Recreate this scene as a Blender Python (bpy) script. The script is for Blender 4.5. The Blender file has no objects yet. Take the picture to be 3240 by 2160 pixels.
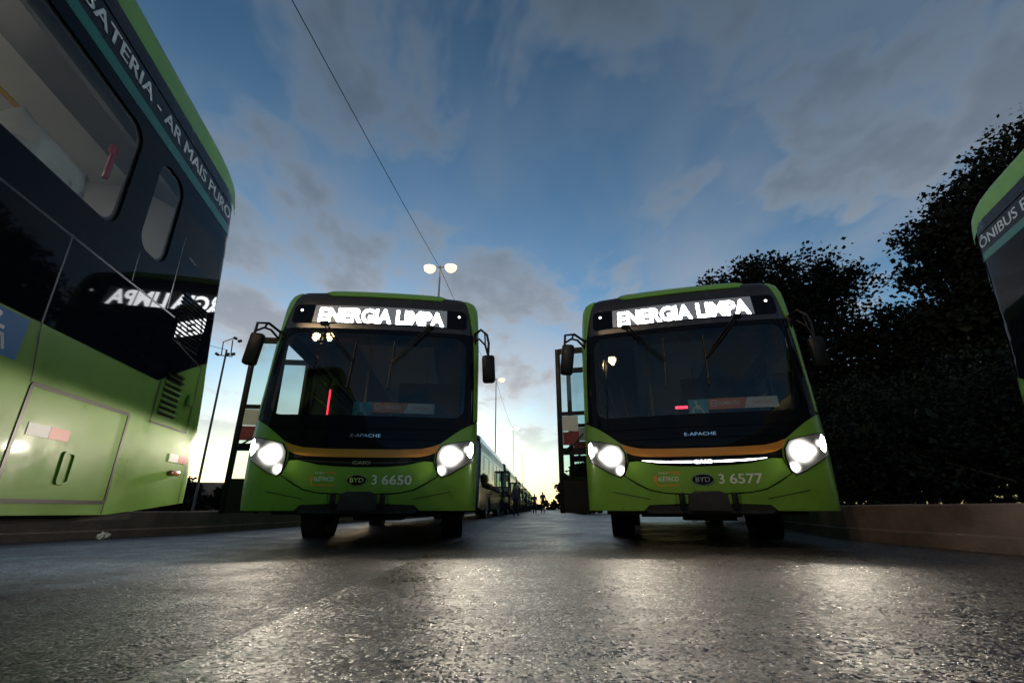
import bpy, bmesh, math, random
from mathutils import Vector, Matrix, noise
from mathutils.geometry import tessellate_polygon
random.seed(11)
sc = bpy.context.scene
C = sc.collection
def R(d): return math.radians(d)
V = Vector

# ------------------------------------------------------------------ camera
cam = bpy.data.cameras.new('camera'); cam_o = bpy.data.objects.new('camera', cam); C.objects.link(cam_o)
cam.sensor_width = 36; cam.lens = 36*1450/3240; cam.clip_start = .05; cam.clip_end = 3000
cam_o.location = (0, 0, .42); cam_o.rotation_euler = (R(90+20.01), 0, 0); sc.camera = cam_o
# ------------------------------------------------------------------ sky
SUN_EL, SUN_AZ = 4.0, -16.0
wd = bpy.data.worlds.new('World'); sc.world = wd; wd.use_nodes = True
def world():
    nt = wd.node_tree; N = nt.nodes; L = nt.links
    bg = N['Background']; bg.inputs[1].default_value = .12
    s = N.new('ShaderNodeTexSky'); s.sky_type = 'NISHITA'; s.sun_disc = False
    s.sun_elevation = R(SUN_EL); s.sun_rotation = R(SUN_AZ); s.dust_density = .5; s.air_density = 1; s.ozone_density = 3
    tc = N.new('ShaderNodeTexCoord'); sp = N.new('ShaderNodeSeparateXYZ'); L.new(tc.outputs['Generated'], sp.inputs[0])
    def M(op, a, b=None, c=None):
        n = N.new('ShaderNodeMath'); n.operation = op
        for i, v in enumerate((a, b, c)):
            if v is None: continue
            if isinstance(v, (int, float)): n.inputs[i].default_value = v
            else: L.new(v, n.inputs[i])
        return n.outputs[0]
    z = M('MAXIMUM', sp.outputs[2], .0); d = M('ADD', z, .16)
    cx = N.new('ShaderNodeCombineXYZ'); L.new(M('DIVIDE', sp.outputs[0], d), cx.inputs[0]); L.new(M('DIVIDE', sp.outputs[1], d), cx.inputs[1]); cx.inputs[2].default_value = 3.7
    def nz(scale, det, rough, dist, off):
        mp = N.new('ShaderNodeMapping'); L.new(cx.outputs[0], mp.inputs[0]); mp.inputs['Location'].default_value = off; mp.inputs['Rotation'].default_value = (0, 0, R(28)); mp.inputs['Scale'].default_value = (1, .72, 1)
        n = N.new('ShaderNodeTexNoise'); L.new(mp.outputs[0], n.inputs['Vector'])
        n.inputs['Scale'].default_value = scale; n.inputs['Detail'].default_value = det; n.inputs['Roughness'].default_value = rough; n.inputs['Distortion'].default_value = dist
        return n.outputs['Fac']
    def ss(v, a, b):
        n = N.new('ShaderNodeMapRange'); n.interpolation_type = 'SMOOTHSTEP'; L.new(v, n.inputs[0])
        n.inputs[1].default_value = a; n.inputs[2].default_value = b; return n.outputs[0]
    big = nz(1.9, 5, .56, .3, (2.2, 4.1, 0)); fine = nz(6.2, 3, .62, .3, (3.1, .2, 0)); wisp = nz(1.0, 4, .55, .25, (9.2, .1, 1))
    den = M('ADD', big, M('MULTIPLY', M('SUBTRACT', fine, .5), .24))
    m1 = M('MULTIPLY', ss(den, .445, .60), .80); core = ss(den, .49, .67)
    m2 = M('MULTIPLY', ss(M('ADD', wisp, M('MULTIPLY', M('SUBTRACT', fine, .5), .1)), .42, .66), .55)
    mask = M('MULTIPLY', M('MAXIMUM', m1, m2), ss(sp.outputs[2], .04, .2))
    rp = N.new('ShaderNodeValToRGB'); L.new(z, rp.inputs[0]); e = rp.color_ramp.elements
    e[0].position = .08; e[0].color = (1.6, 1.42, 1.3, 1); e[1].position = .95; e[1].color = (.19, .26, .34, 1)
    for p, c in ((.2, (1.35, 1.25, 1.22, 1)), (.34, (.90, .91, .96, 1)), (.5, (.52, .61, .72, 1)), (.68, (.30, .40, .53, 1))):
        k = e.new(p); k.color = c
    sh = N.new('ShaderNodeMapRange'); L.new(core, sh.inputs[0]); sh.inputs[3].default_value = 2.3; sh.inputs[4].default_value = 1.45
    vm = N.new('ShaderNodeVectorMath'); vm.operation = 'SCALE'; L.new(rp.outputs[0], vm.inputs[0]); L.new(sh.outputs[0], vm.inputs['Scale'])
    mx = N.new('ShaderNodeMix'); mx.data_type = 'RGBA'; L.new(mask, mx.inputs[0]); wb = N.new('ShaderNodeVectorMath'); wb.operation = 'MULTIPLY'; hs = N.new('ShaderNodeHueSaturation'); L.new(s.outputs[0], hs.inputs['Color']); hz = N.new('ShaderNodeMapRange'); hz.interpolation_type = 'SMOOTHSTEP'; L.new(z, hz.inputs[0]); hz.inputs[2].default_value = .24; hz.inputs[3].default_value = .88; hz.inputs[4].default_value = 1.0; L.new(hz.outputs[0], hs.inputs['Saturation']); L.new(hs.outputs[0], wb.inputs[0]); wb.inputs[1].default_value = (.88, .955, .93); gr = N.new('ShaderNodeFloatCurve'); L.new(z, gr.inputs['Value']); cv = gr.mapping.curves[0]; cv.points[0].location = (0, .50); cv.points[1].location = (1, .28)
    for q in ((.05, .66), (.14, .72), (.3, .63), (.5, .52), (.7, .41)): cv.points.new(*q)
    gr.mapping.update(); gs = N.new('ShaderNodeVectorMath'); gs.operation = 'SCALE'; L.new(wb.outputs[0], gs.inputs[0]); L.new(M('MULTIPLY', gr.outputs[0], 2.0), gs.inputs['Scale']); L.new(gs.outputs[0], mx.inputs[6]); L.new(vm.outputs[0], mx.inputs[7])
    L.new(mx.outputs[2], bg.inputs[0])
world()
# ------------------------------------------------------------------ sun (almost set, veiled by cloud)
sl = bpy.data.lights.new('sun', 'SUN'); so = bpy.data.objects.new('sun', sl); C.objects.link(so)
sl.energy = .12; sl.angle = R(4); sl.color = (1, .72, .45)
so.rotation_euler = (R(90-SUN_EL), 0, R(180-SUN_AZ)); so.location = (0, 80, 20)
# ------------------------------------------------------------------ exposure
vs = sc.view_settings; vs.view_transform = 'Standard'; vs.look = 'None'; vs.exposure = 1.0; vs.gamma = 1; vs.use_curve_mapping = False
sc.cycles.use_denoising = True
sc.cycles.max_bounces = 6; sc.cycles.diffuse_bounces = 3; sc.cycles.glossy_bounces = 4; sc.cycles.transparent_max_bounces = 16; sc.cycles.sample_clamp_indirect = 6

# ================================================================== materials
def pr(name, col, rough=.5, metal=0, coat=0, bump=0, bscale=40, var=.0, vscale=3, spec=.5, dust=0, trans=0):
    m = bpy.data.materials.new(name); m.use_nodes = True
    N = m.node_tree.nodes; L = m.node_tree.links; b = N['Principled BSDF']
    b.inputs['Base Color'].default_value = (*col, 1); b.inputs['Roughness'].default_value = rough; b.inputs['Metallic'].default_value = metal
    b.inputs['Coat Weight'].default_value = coat; b.inputs['Coat Roughness'].default_value = .06; b.inputs['Specular IOR Level'].default_value = spec
    tc = N.new('ShaderNodeTexCoord')
    if var:
        n = N.new('ShaderNodeTexNoise'); n.inputs['Scale'].default_value = vscale; n.inputs['Detail'].default_value = 6; n.inputs['Roughness'].default_value = .65
        L.new(tc.outputs['Object'], n.inputs['Vector'])
        r = N.new('ShaderNodeMapRange'); r.inputs[1].default_value = .3; r.inputs[2].default_value = .7; r.inputs[3].default_value = 1-var; r.inputs[4].default_value = 1+var; L.new(n.outputs['Fac'], r.inputs[0])
        vm = N.new('ShaderNodeVectorMath'); vm.operation = 'SCALE'; vm.inputs[0].default_value = col; L.new(r.outputs[0], vm.inputs['Scale']); L.new(vm.outputs[0], b.inputs['Base Color'])
        r2 = N.new('ShaderNodeMapRange'); r2.inputs[1].default_value = .35; r2.inputs[2].default_value = .75; r2.inputs[3].default_value = rough*.8; r2.inputs[4].default_value = min(1, rough*1.25+dust); L.new(n.outputs['Fac'], r2.inputs[0]); L.new(r2.outputs[0], b.inputs['Roughness'])
    if bump:
        n = N.new('ShaderNodeTexNoise'); n.inputs['Scale'].default_value = bscale; n.inputs['Detail'].default_value = 4; L.new(tc.outputs['Object'], n.inputs['Vector'])
        bm_ = N.new('ShaderNodeBump'); bm_.inputs['Strength'].default_value = bump; bm_.inputs['Distance'].default_value = .02; L.new(n.outputs['Fac'], bm_.inputs['Height']); L.new(bm_.outputs[0], b.inputs['Normal'])
    return m
def em(name, col, s, base=(.8, .8, .8)):
    m = pr(name, base, .3); b = m.node_tree.nodes['Principled BSDF']; b.inputs['Emission Color'].default_value = (*col, 1); b.inputs['Emission Strength'].default_value = s
    return m
def glass(name, tint, rough=0.0, ior=1.5):
    m = bpy.data.materials.new(name); m.use_nodes = True; N = m.node_tree.nodes; L = m.node_tree.links
    N.remove(N['Principled BSDF']); o = N['Material Output']
    t = N.new('ShaderNodeBsdfTransparent'); t.inputs[0].default_value = (*tint, 1)
    g = N.new('ShaderNodeBsdfGlossy'); g.inputs['Roughness'].default_value = rough
    f = N.new('ShaderNodeFresnel'); f.inputs[0].default_value = ior
    x = N.new('ShaderNodeMixShader'); L.new(f.outputs[0], x.inputs[0]); L.new(t.outputs[0], x.inputs[1]); L.new(g.outputs[0], x.inputs[2]); L.new(x.outputs[0], o.inputs[0])
    return m
GREEN = pr('green_paint', (.165, .335, .042), .34, spec=.35, coat=.15, var=.13, vscale=2.4, bump=.015, bscale=6, dust=.12)
BLACKG = pr('black_gloss_panel', (.006, .007, .01), .03, coat=0, spec=.08)
BLACKP = pr('black_plastic', (.006, .0055, .0055), .45, spec=.22, var=.15, vscale=9)
BROWNB = pr('dark_header_panel', (.03, .024, .022), .25, var=.1, vscale=4)
TEXTB = pr('dark_band_panel', (.02, .018, .018), .3, spec=.15, var=.1, vscale=4)
TEAL = pr('teal_film', (.01, .16, .105), .3)
ORANGE = pr('orange_film', (.62, .25, .035), .32)
WHITE = pr('white_film', (.72, .72, .70), .4)
RED = pr('red_reflector', (.55, .035, .04), .35)
BLUE = pr('blue_film', (.02, .16, .38), .4)
CYAN = pr('cyan_card', (.06, .36, .44), .5)
ORCARD = pr('orange_card', (.62, .22, .08), .5)
WHCARD = pr('white_card', (.66, .66, .60), .5)
SEAM = pr('rubber_seam', (.03, .027, .024), .35)
RIM = pr('window_rubber', (.10, .095, .085), .4)
MAROON = pr('dull_red_card', (.20, .025, .03), .6)
DARK = pr('underbody_black', (.012, .012, .013), .7, var=.2, vscale=5)
RUBBER = pr('tyre_rubber', (.018, .018, .018), .75, var=.2, vscale=20, bump=.2, bscale=60)
STEEL = pr('wheel_steel', (.35, .35, .36), .4, metal=.8, var=.15, vscale=12)
CHROME = pr('chrome_letter', (.75, .75, .78), .15, metal=1)
LINING = pr('interior_lining', (.5, .51, .53), .5, var=.06)
DUCT = pr('air_duct_trim', (.12, .12, .125), .5)
CEIL = pr('interior_ceiling', (.78, .77, .74), .45, var=.04)
FLOORM = pr('interior_floor', (.08, .085, .1), .6, var=.15, vscale=10)
SEATM = pr('seat_shell', (.05, .07, .12), .5)
COVER = pr('plastic_seat_cover', (.78, .77, .72), .32, bump=.35, bscale=14)
YELLOW = pr('yellow_rail', (.75, .42, .015), .35)
MARK = pr('amber_marker', (.42, .12, .06), .3)
GLASS_F = glass('windshield_glass', (.62, .68, .70))
GLASS_S = glass('side_glass', (.86, .89, .89), ior=1.36)
GLASS_D = glass('door_glass', (.80, .88, .88))
LAMP = em('headlamp_led', (1, .97, .9), 18)
def lampmat(name, on):
    m = pr(name, (.05, .05, .055), .12, spec=.6); N = m.node_tree.nodes; L = m.node_tree.links; b = N['Principled BSDF']
    tc = N.new('ShaderNodeTexCoord'); sp = N.new('ShaderNodeSeparateXYZ'); L.new(tc.outputs['Object'], sp.inputs[0])
    def mm(op, a, b_=0.0):
        n = N.new('ShaderNodeMath'); n.operation = op
        for i, x in enumerate((a, b_)):
            if isinstance(x, (int, float)): n.inputs[i].default_value = x
            else: L.new(x, n.inputs[i])
        return n.outputs[0]
    ax = mm('ABSOLUTE', sp.outputs[0]); tot = None
    for cx, cz, sg, a in ((1.0, 1.0, .062, 16), (.905, .835, .032, 8), (1.10, 1.01, .036, 4), (1.2, 1.08, .026, 3)):
        d2 = mm('ADD', mm('POWER', mm('SUBTRACT', ax, cx), 2), mm('POWER', mm('SUBTRACT', sp.outputs[2], cz), 2))
        g = mm('MULTIPLY', mm('EXPONENT', mm('MULTIPLY', d2, -1/(sg*sg))), a); tot = g if tot is None else mm('ADD', tot, g)
    b.inputs['Emission Color'].default_value = (1, .96, .88, 1); L.new(mm('ADD', tot, .02), b.inputs['Emission Strength'])
    return m
LENS = lampmat('headlamp_lens', True)
DRL = em('running_light_led', (1, .98, .95), 8)
LED = em('sign_led', (.95, .97, 1), 10)
LEDBG = em('sign_glow_panel', (.85, .92, 1), .06, (.05, .05, .05))
LEDOFF = pr('sign_off_panel', (.012, .012, .014), .3)
CLEAR = pr('lamp_unlit', (.5, .5, .5), .1, spec=.8)
REDLED = em('red_led', (1, .02, .06), 1.6)
MARKW = em('white_marker', (1, .96, .9), 3)
for _m in (LED, LEDBG, REDLED, MARKW, DRL): _m.cycles.emission_sampling = 'NONE'
CONC = pr('painted_concrete', (.20, .145, .122), .85, var=.35, vscale=2.2, bump=.5, bscale=35)
POLE = pr('galvanised_pole', (.32, .31, .30), .45, metal=.6, var=.15)
POLED = pr('dark_pole', (.03, .03, .035), .6)
SODIUM = em('street_lamp_lens', (1, .74, .36), 40)
SODIUMW = em('street_lamp_warm_lens', (1, .66, .30), 1.3)
SODIUMF = em('street_lamp_far_lens', (1, .85, .6), 14)
for _m in (SODIUM, SODIUMF, SODIUMW): _m.cycles.emission_sampling = 'NONE'
CABIN = em('cabin_lamp_lens', (1, .93, .80), 5.0)
CABLE = pr('cable', (.02, .02, .022), .6)
BARK = pr('bark', (.05, .038, .028), .9, var=.3, vscale=8, bump=.6, bscale=12)
SKIN = pr('skin', (.30, .17, .11), .55)
CLOTHD = pr('dark_cloth', (.014, .015, .02), .85, bump=.2, bscale=80)
CLOTHG = pr('grey_cloth', (.06, .06, .075), .85)
CLOTHW = pr('pale_cloth', (.5, .5, .5), .85)
HAIR = pr('hair', (.01, .008, .007), .6)

def leafmat(name, a, b):
    m = bpy.data.materials.new(name); m.use_nodes = True; N = m.node_tree.nodes; L = m.node_tree.links; p = N['Principled BSDF']
    g = N.new('ShaderNodeNewGeometry'); rp = N.new('ShaderNodeValToRGB'); L.new(g.outputs['Random Per Island'], rp.inputs[0])
    rp.color_ramp.elements[0].color = (*a, 1); rp.color_ramp.elements[1].color = (*b, 1); L.new(rp.outputs[0], p.inputs['Base Color']); p.inputs['Roughness'].default_value = .6; p.inputs['Specular IOR Level'].default_value = .15
    return m
LEAF = leafmat('leaf_dark', (.003, .005, .002), (.009, .013, .005))
LEAF2 = leafmat('leaf_olive', (.004, .005, .002), (.014, .015, .006))

def asphalt(name, tone, warm, rlo, rhi):
    m = bpy.data.materials.new(name); m.use_nodes = True; N = m.node_tree.nodes; L = m.node_tree.links; p = N['Principled BSDF']
    tc = N.new('ShaderNodeTexCoord')
    def noi(s, d=4, r=.6):
        n = N.new('ShaderNodeTexNoise'); n.inputs['Scale'].default_value = s; n.inputs['Detail'].default_value = d; n.inputs['Roughness'].default_value = r; L.new(tc.outputs['Object'], n.inputs['Vector']); return n.outputs['Fac']
    v = N.new('ShaderNodeTexVoronoi'); v.inputs['Scale'].default_value = 72; v.inputs['Randomness'].default_value = 1; L.new(tc.outputs['Object'], v.inputs['Vector'])
    v2 = N.new('ShaderNodeTexVoronoi'); v2.inputs['Scale'].default_value = 120; L.new(tc.outputs['Object'], v2.inputs['Vector'])
    def mr(i, a, b, c, d):
        n = N.new('ShaderNodeMapRange'); L.new(i, n.inputs[0])
        for k, x in enumerate((a, b, c, d)): n.inputs[k+1].default_value = x
        return n.outputs[0]
    def mm(op, a, b):
        n = N.new('ShaderNodeMath'); n.operation = op
        for i, x in enumerate((a, b)):
            if isinstance(x, (int, float)): n.inputs[i].default_value = x
            else: L.new(x, n.inputs[i])
        return n.outputs[0]
    sp = N.new('ShaderNodeSeparateColor'); L.new(v.outputs['Color'], sp.inputs[0])
    big = noi(.35, 5, .6); mid = noi(2.3, 5, .65); fin = noi(220, 3)
    stone = mr(mm('POWER', sp.outputs[0], 2.2), 0, 1, .25, 3.0)
    t = mm('MULTIPLY', mm('MULTIPLY', stone, mr(big, .3, .7, .65, 1.35)), mr(mid, .3, .7, .72, 1.28))
    ck = N.new('ShaderNodeTexVoronoi'); ck.feature = 'DISTANCE_TO_EDGE'; ck.inputs['Scale'].default_value = .55
    wv = N.new('ShaderNodeVectorMath'); wv.operation = 'ADD'; nn = N.new('ShaderNodeTexNoise'); nn.inputs['Scale'].default_value = 2.2; nn.inputs['Detail'].default_value = 6; L.new(tc.outputs['Object'], nn.inputs['Vector'])
    wsc = N.new('ShaderNodeVectorMath'); wsc.operation = 'SCALE'; wsc.inputs['Scale'].default_value = .55; L.new(nn.outputs['Color'], wsc.inputs[0]); L.new(tc.outputs['Object'], wv.inputs[0]); L.new(wsc.outputs[0], wv.inputs[1]); L.new(wv.outputs[0], ck.inputs['Vector'])
    crack = mr(ck.outputs['Distance'], .003, .010, 0, 1); oil = mr(noi(.8, 6, .7), .56, .68, 1, .45)
    t = mm('MULTIPLY', mm('MULTIPLY', t, mr(crack, 0, 1, .25, 1)), oil)
    vm = N.new('ShaderNodeVectorMath'); vm.operation = 'SCALE'; vm.inputs[0].default_value = (tone*warm[0], tone*warm[1], tone*warm[2]); L.new(t, vm.inputs['Scale']); L.new(vm.outputs[0], p.inputs['Base Color'])
    rr = mm('ADD', mr(mid, .32, .7, rlo, rhi), mr(sp.outputs[1], 0, 1, -.16, .16)); L.new(mm('ADD', rr, mr(big, .35, .65, -.08, .1)), p.inputs['Roughness'])
    p.inputs['Specular IOR Level'].default_value = .6
    h = mm('ADD', mm('MULTIPLY', mr(v.outputs['Distance'], 0, .75, 1, 0), mr(sp.outputs[2], 0, 1, .35, 1)), mm('ADD', mm('MULTIPLY', mr(v2.outputs['Distance'], 0, .8, 1, 0), .3), mm('MULTIPLY', fin, .25)))
    h = mm('ADD', h, mm('MULTIPLY', crack, .9))
    b1 = N.new('ShaderNodeBump'); b1.inputs['Strength'].default_value = .6; b1.inputs['Distance'].default_value = .006; L.new(h, b1.inputs['Height'])
    b2 = N.new('ShaderNodeBump'); b2.inputs['Strength'].default_value = .25; b2.inputs['Distance'].default_value = .05; L.new(noi(1.6, 3), b2.inputs['Height'])
    ft = N.new('ShaderNodeVectorMath'); ft.operation = 'SUBTRACT'; L.new(v.outputs['Color'], ft.inputs[0]); ft.inputs[1].default_value = (.5, .5, .5)
    fs = N.new('ShaderNodeVectorMath'); fs.operation = 'SCALE'; L.new(ft.outputs[0], fs.inputs[0]); fs.inputs['Scale'].default_value = .58
    fa = N.new('ShaderNodeVectorMath'); fa.operation = 'ADD'; L.new(fs.outputs[0], fa.inputs[0]); L.new(b2.outputs[0], fa.inputs[1])
    fn = N.new('ShaderNodeVectorMath'); fn.operation = 'NORMALIZE'; L.new(fa.outputs[0], fn.inputs[0]); L.new(fn.outputs[0], b1.inputs['Normal'])
    L.new(b1.outputs[0], p.inputs['Normal'])
    return m
ASPH = asphalt('asphalt_worn', .028, (1.2, .98, .80), .40, .62)
ASPH2 = asphalt('asphalt_overlay', .056, (1.25, .98, .77), .26, .46)

# ================================================================== mesh helpers
def props(o, label=None, cat=None, group=None, kind=None):
    if label: o['label'] = label
    if cat: o['category'] = cat
    if group: o['group'] = group
    if kind: o['kind'] = kind
    return o
def link(name, me, mat, parent):
    o = bpy.data.objects.new(name, me); C.objects.link(o)
    if mat is not None:
        for m in (mat if isinstance(mat, (list, tuple)) else [mat]): me.materials.append(m)
    o.parent = parent
    return o
def empty(name, loc=(0, 0, 0), rz=0, parent=None):
    o = bpy.data.objects.new(name, None); C.objects.link(o); o.location = loc; o.rotation_euler = (0, 0, rz); o.parent = parent; o.empty_display_size = .2
    return o
def copy_tree(o, parent=None, keep=None):
    c = o.copy(); C.objects.link(c); c.parent = parent
    for ch in list(o.children):
        if keep is None or keep(ch): copy_tree(ch, c, None)
    return c
class MB:
    def __init__(s): s.v = []; s.f = []
    def poly(s, pts, faces):
        k = len(s.v); s.v += [tuple(p) for p in pts]; s.f += [tuple(i+k for i in f) for f in faces]
    def box(s, c, d, rot=None, bev=0):
        x, y, z = d[0]/2, d[1]/2, d[2]/2; c = V(c)
        if bev <= 0:
            P = [V((a*x, b*y, e*z)) for a in (-1, 1) for b in (-1, 1) for e in (-1, 1)]
            F = [(0, 1, 3, 2), (4, 6, 7, 5), (0, 4, 5, 1), (2, 3, 7, 6), (0, 2, 6, 4), (1, 5, 7, 3)]
        else:
            b_ = bmesh.new(); bmesh.ops.create_cube(b_, size=1)
            for q in b_.verts: q.co = V((q.co.x*2*x, q.co.y*2*y, q.co.z*2*z))
            bmesh.ops.bevel(b_, geom=list(b_.edges), offset=bev, segments=2, affect='EDGES', profile=.5)
            b_.verts.index_update(); P = [q.co.copy() for q in b_.verts]; F = [tuple(q.index for q in f.verts) for f in b_.faces]; b_.free()
        if rot is not None: P = [rot @ p for p in P]
        s.poly([p+c for p in P], F); return s
    def tube(s, path, r, n=8, cap=True):
        path = [V(p) for p in path]; k = len(path); rs = r if isinstance(r, (list, tuple)) else [r]*k
        t = (path[1]-path[0]).normalized(); u = t.cross(V((0, 0, 1)))
        if u.length < .05: u = t.cross(V((1, 0, 0)))
        u.normalize(); pts = []
        for i, p in enumerate(path):
            t = (path[min(i+1, k-1)]-path[max(i-1, 0)]).normalized(); u = (u-t*u.dot(t)).normalized(); w = t.cross(u)
            pts += [p+(u*math.cos(2*math.pi*j/n)+w*math.sin(2*math.pi*j/n))*rs[i] for j in range(n)]
        F = [(i*n+j, i*n+(j+1) % n, (i+1)*n+(j+1) % n, (i+1)*n+j) for i in range(k-1) for j in range(n)]
        if cap: F += [tuple(range(n-1, -1, -1)), tuple((k-1)*n+j for j in range(n))]
        s.poly(pts, F); return s
    def lathe(s, prof, n=24, M=None, close=False):
        M = M or Matrix(); pts = [M @ V((r*math.cos(2*math.pi*j/n), r*math.sin(2*math.pi*j/n), z)) for r, z in prof for j in range(n)]; k = len(prof)
        F = [(i*n+j, i*n+(j+1) % n, (i+1)*n+(j+1) % n, (i+1)*n+j) for i in range(k-1) for j in range(n)]
        s.poly(pts, F); return s
    def dome(s, c, nrm, r, depth, n=18):
        q = V(nrm).to_track_quat('Z', 'Y').to_matrix().to_4x4(); M = Matrix.Translation(c) @ q
        s.lathe([(r*math.cos(a), depth*math.sin(a)) for a in [i*math.pi/2/5 for i in range(5)]]+[(.001, depth)], n, M); return s
    def build(s, name, mat, parent=None, smooth=True, angle=35):
        me = bpy.data.meshes.new(name); me.from_pydata(s.v, [], s.f); me.update()
        b = bmesh.new(); b.from_mesh(me); bmesh.ops.recalc_face_normals(b, faces=b.faces)
        if smooth:
            for f in b.faces: f.smooth = True
            for e in b.edges:
                if len(e.link_faces) == 2 and e.calc_face_angle(0) > R(angle): e.smooth = False
        b.to_mesh(me); b.free()
        return link(name, me, mat, parent)

def hermite(pts):
    xs = [p[0] for p in pts]; ys = [p[1] for p in pts]; n = len(xs)
    d = [(ys[i+1]-ys[i])/(xs[i+1]-xs[i]) for i in range(n-1)]
    m = [d[0]]+[0 if d[i-1]*d[i] <= 0 else 2*d[i-1]*d[i]/(d[i-1]+d[i]) for i in range(1, n-1)]+[d[-1]]
    def f(x):
        if x <= xs[0]: return ys[0]+m[0]*(x-xs[0])
        if x >= xs[-1]: return ys[-1]
        i = 0
        while x > xs[i+1]: i += 1
        h = xs[i+1]-xs[i]; t = (x-xs[i])/h
        return (2*t**3-3*t*t+1)*ys[i]+(t**3-2*t*t+t)*h*m[i]+(-2*t**3+3*t*t)*ys[i+1]+(t**3-t*t)*h*m[i+1]
    return f

# ---- bus surfaces: x to the viewer's right of the front, y backwards, z up
LEN = 11.66
prof = hermite([(.28, -.15), (.45, -.20), (.7, -.228), (1.0, -.235), (1.4, -.195), (2.0, -.11), (2.72, 0), (3.0, .05), (3.12, .09), (3.2, .15), (3.29, .28), (3.42, .75)])
kz = hermite([(0, 1), (2.3, 1), (2.85, .99), (3.1, .975), (3.2, .957), (3.4, .9)])
srear = hermite([(.3, .34), (.5, .335), (1.1, .29), (1.8, .16), (2.6, .05), (3.0, .02), (3.3, -.08)])
def bow(x):
    a = min(.9999, max(0, abs(x)-1.03)/.245)
    return .07*(x/1.2)**2+.16*(1-math.sqrt(1-a*a))
def front(x, z): return V((x*kz(z)*(1+.03*(x/1.275)**4), prof(z)+bow(x), z))
def halfw(y, z):
    yr = LEN+srear(z); a = min(.9999, max(0, y-(yr-.2))/.2)
    return 1.313*kz(z)-.2*(1-math.sqrt(1-a*a))
def sideL(y, z): return V((halfw(y, z), y, z))
def sideR(y, z): return V((-halfw(y, z), y, z))
def rear(x, z): return V((x*1.03*kz(z), LEN+srear(z)+.04*(1-(x/1.075)**2), z))
for fn, sg in ((front, 1), (sideL, 1), (sideR, -1), (rear, -1)): fn.sg = sg
def SN(base, a, b):
    e = 2e-3; n = (base(a+e, b)-base(a-e, b)).cross(base(a, b+e)-base(a, b-e)).normalized()*base.sg
    return base(a, b), n
def flatbase(o, ua, ub, sg=1):
    o, ua, ub = V(o), V(ua), V(ub)
    def f(a, b): return o+ua*a+ub*b
    f.sg = sg
    return f

def panel(name, loops, base, off, thick, mat, parent, ca=(), cb=()):
    L2 = [[V((a, b, 0)) for a, b in lp] for lp in loops]
    tri = tessellate_polygon(L2); pts = [p for lp in L2 for p in lp]
    bm = bmesh.new(); vs_ = [bm.verts.new(p) for p in pts]
    for t in tri:
        try: bm.faces.new([vs_[i] for i in t])
        except ValueError: pass
    for v in [v for v in bm.verts if not v.link_faces]: bm.verts.remove(v)
    lo = [min(p[i] for p in pts) for i in (0, 1)]; hi = [max(p[i] for p in pts) for i in (0, 1)]
    for i, cuts in ((0, ca), (1, cb)):
        if isinstance(cuts, (int, float)) and cuts: cuts = [lo[i]+(hi[i]-lo[i])*k/max(1, round((hi[i]-lo[i])/cuts)) for k in range(1, max(1, round((hi[i]-lo[i])/cuts)))]
        for c in cuts or ():
            if lo[i]+1e-4 < c < hi[i]-1e-4:
                co = V((c, 0, 0)) if i == 0 else V((0, c, 0)); no = V((1, 0, 0)) if i == 0 else V((0, 1, 0))
                bmesh.ops.bisect_plane(bm, geom=list(bm.verts)+list(bm.edges)+list(bm.faces), dist=1e-6, plane_co=co, plane_no=no)
    bm.normal_update()
    for f in bm.faces:
        if f.normal.z < 0: f.normal_flip()
    bm.verts.index_update(); uv = [(v.co.x, v.co.y) for v in bm.verts]; n = len(uv)
    sn = [SN(base, a, b) for a, b in uv]
    P = [p+q*off for p, q in sn]; Q = [q for _, q in sn]; sg = base.sg
    F = [[v.index for v in f.verts] for f in bm.faces]
    if sg < 0: F = [f[::-1] for f in F]
    W = [(e.verts[0].index, e.verts[1].index, e.link_faces[0]) for e in bm.edges if len(e.link_faces) == 1] if thick else []
    W2 = []
    for a, b, f in W:
        idx = [v.index for v in f.verts]; i = idx.index(a)
        if idx[(i+1) % len(idx)] != b: a, b = b, a
        if sg < 0: a, b = b, a
        W2.append((a, b))
    bm.free()
    verts = list(P); faces = list(F); lnorm = [Q[i] for f in F for i in f]
    if thick:
        verts += [p-q*thick for p, q in zip(P, Q)]; back = [[i+n for i in f[::-1]] for f in F]; faces += back; lnorm += [-Q[i-n] for f in back for i in f]
        for a, b in W2:
            k = len(verts); verts += [P[b], P[a], P[a]-Q[a]*thick, P[b]-Q[b]*thick]; faces.append([k, k+1, k+2, k+3])
            nn = (verts[k+1]-verts[k]).cross(verts[k+3]-verts[k]); nn = nn.normalized() if nn.length > 1e-12 else V((0, 0, 1)); lnorm += [nn]*4
    me = bpy.data.meshes.new(name); me.from_pydata(verts, [], faces); me.update()
    me.polygons.foreach_set('use_smooth', [True]*len(me.polygons))
    if len(me.loops) == len(lnorm): me.normals_split_custom_set(lnorm)
    return link(name, me, mat, parent)
def decal(name, polys, base, off, mat, parent):
    verts = []; faces = []
    for pl in polys:
        t = tessellate_polygon([[V((a, b, 0)) for a, b in pl]]); k = len(verts)
        for a, b in pl:
            p, q = SN(base, a, b); verts.append(p+q*off)
        for f in t:
            a, b, c = (V((*pl[i], 0)) for i in f); up = (b-a).cross(c-a).z*base.sg
            faces.append([i+k for i in (f if up > 0 else f[::-1])])
    me = bpy.data.meshes.new(name); me.from_pydata(verts, [], faces); me.update(); return link(name, me, mat, parent)
def strokes(lines, w):
    out = []
    for pts in lines:
        pts = [V((a, b)) for a, b in pts]
        for i in range(len(pts)-1):
            d = (pts[i+1]-pts[i]).normalized(); n = V((-d.y, d.x))*w/2; e = d*w*.25
            out.append([tuple(pts[i]-n-e), tuple(pts[i+1]-n+e), tuple(pts[i+1]+n+e), tuple(pts[i]+n-e)])
    return out
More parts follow.
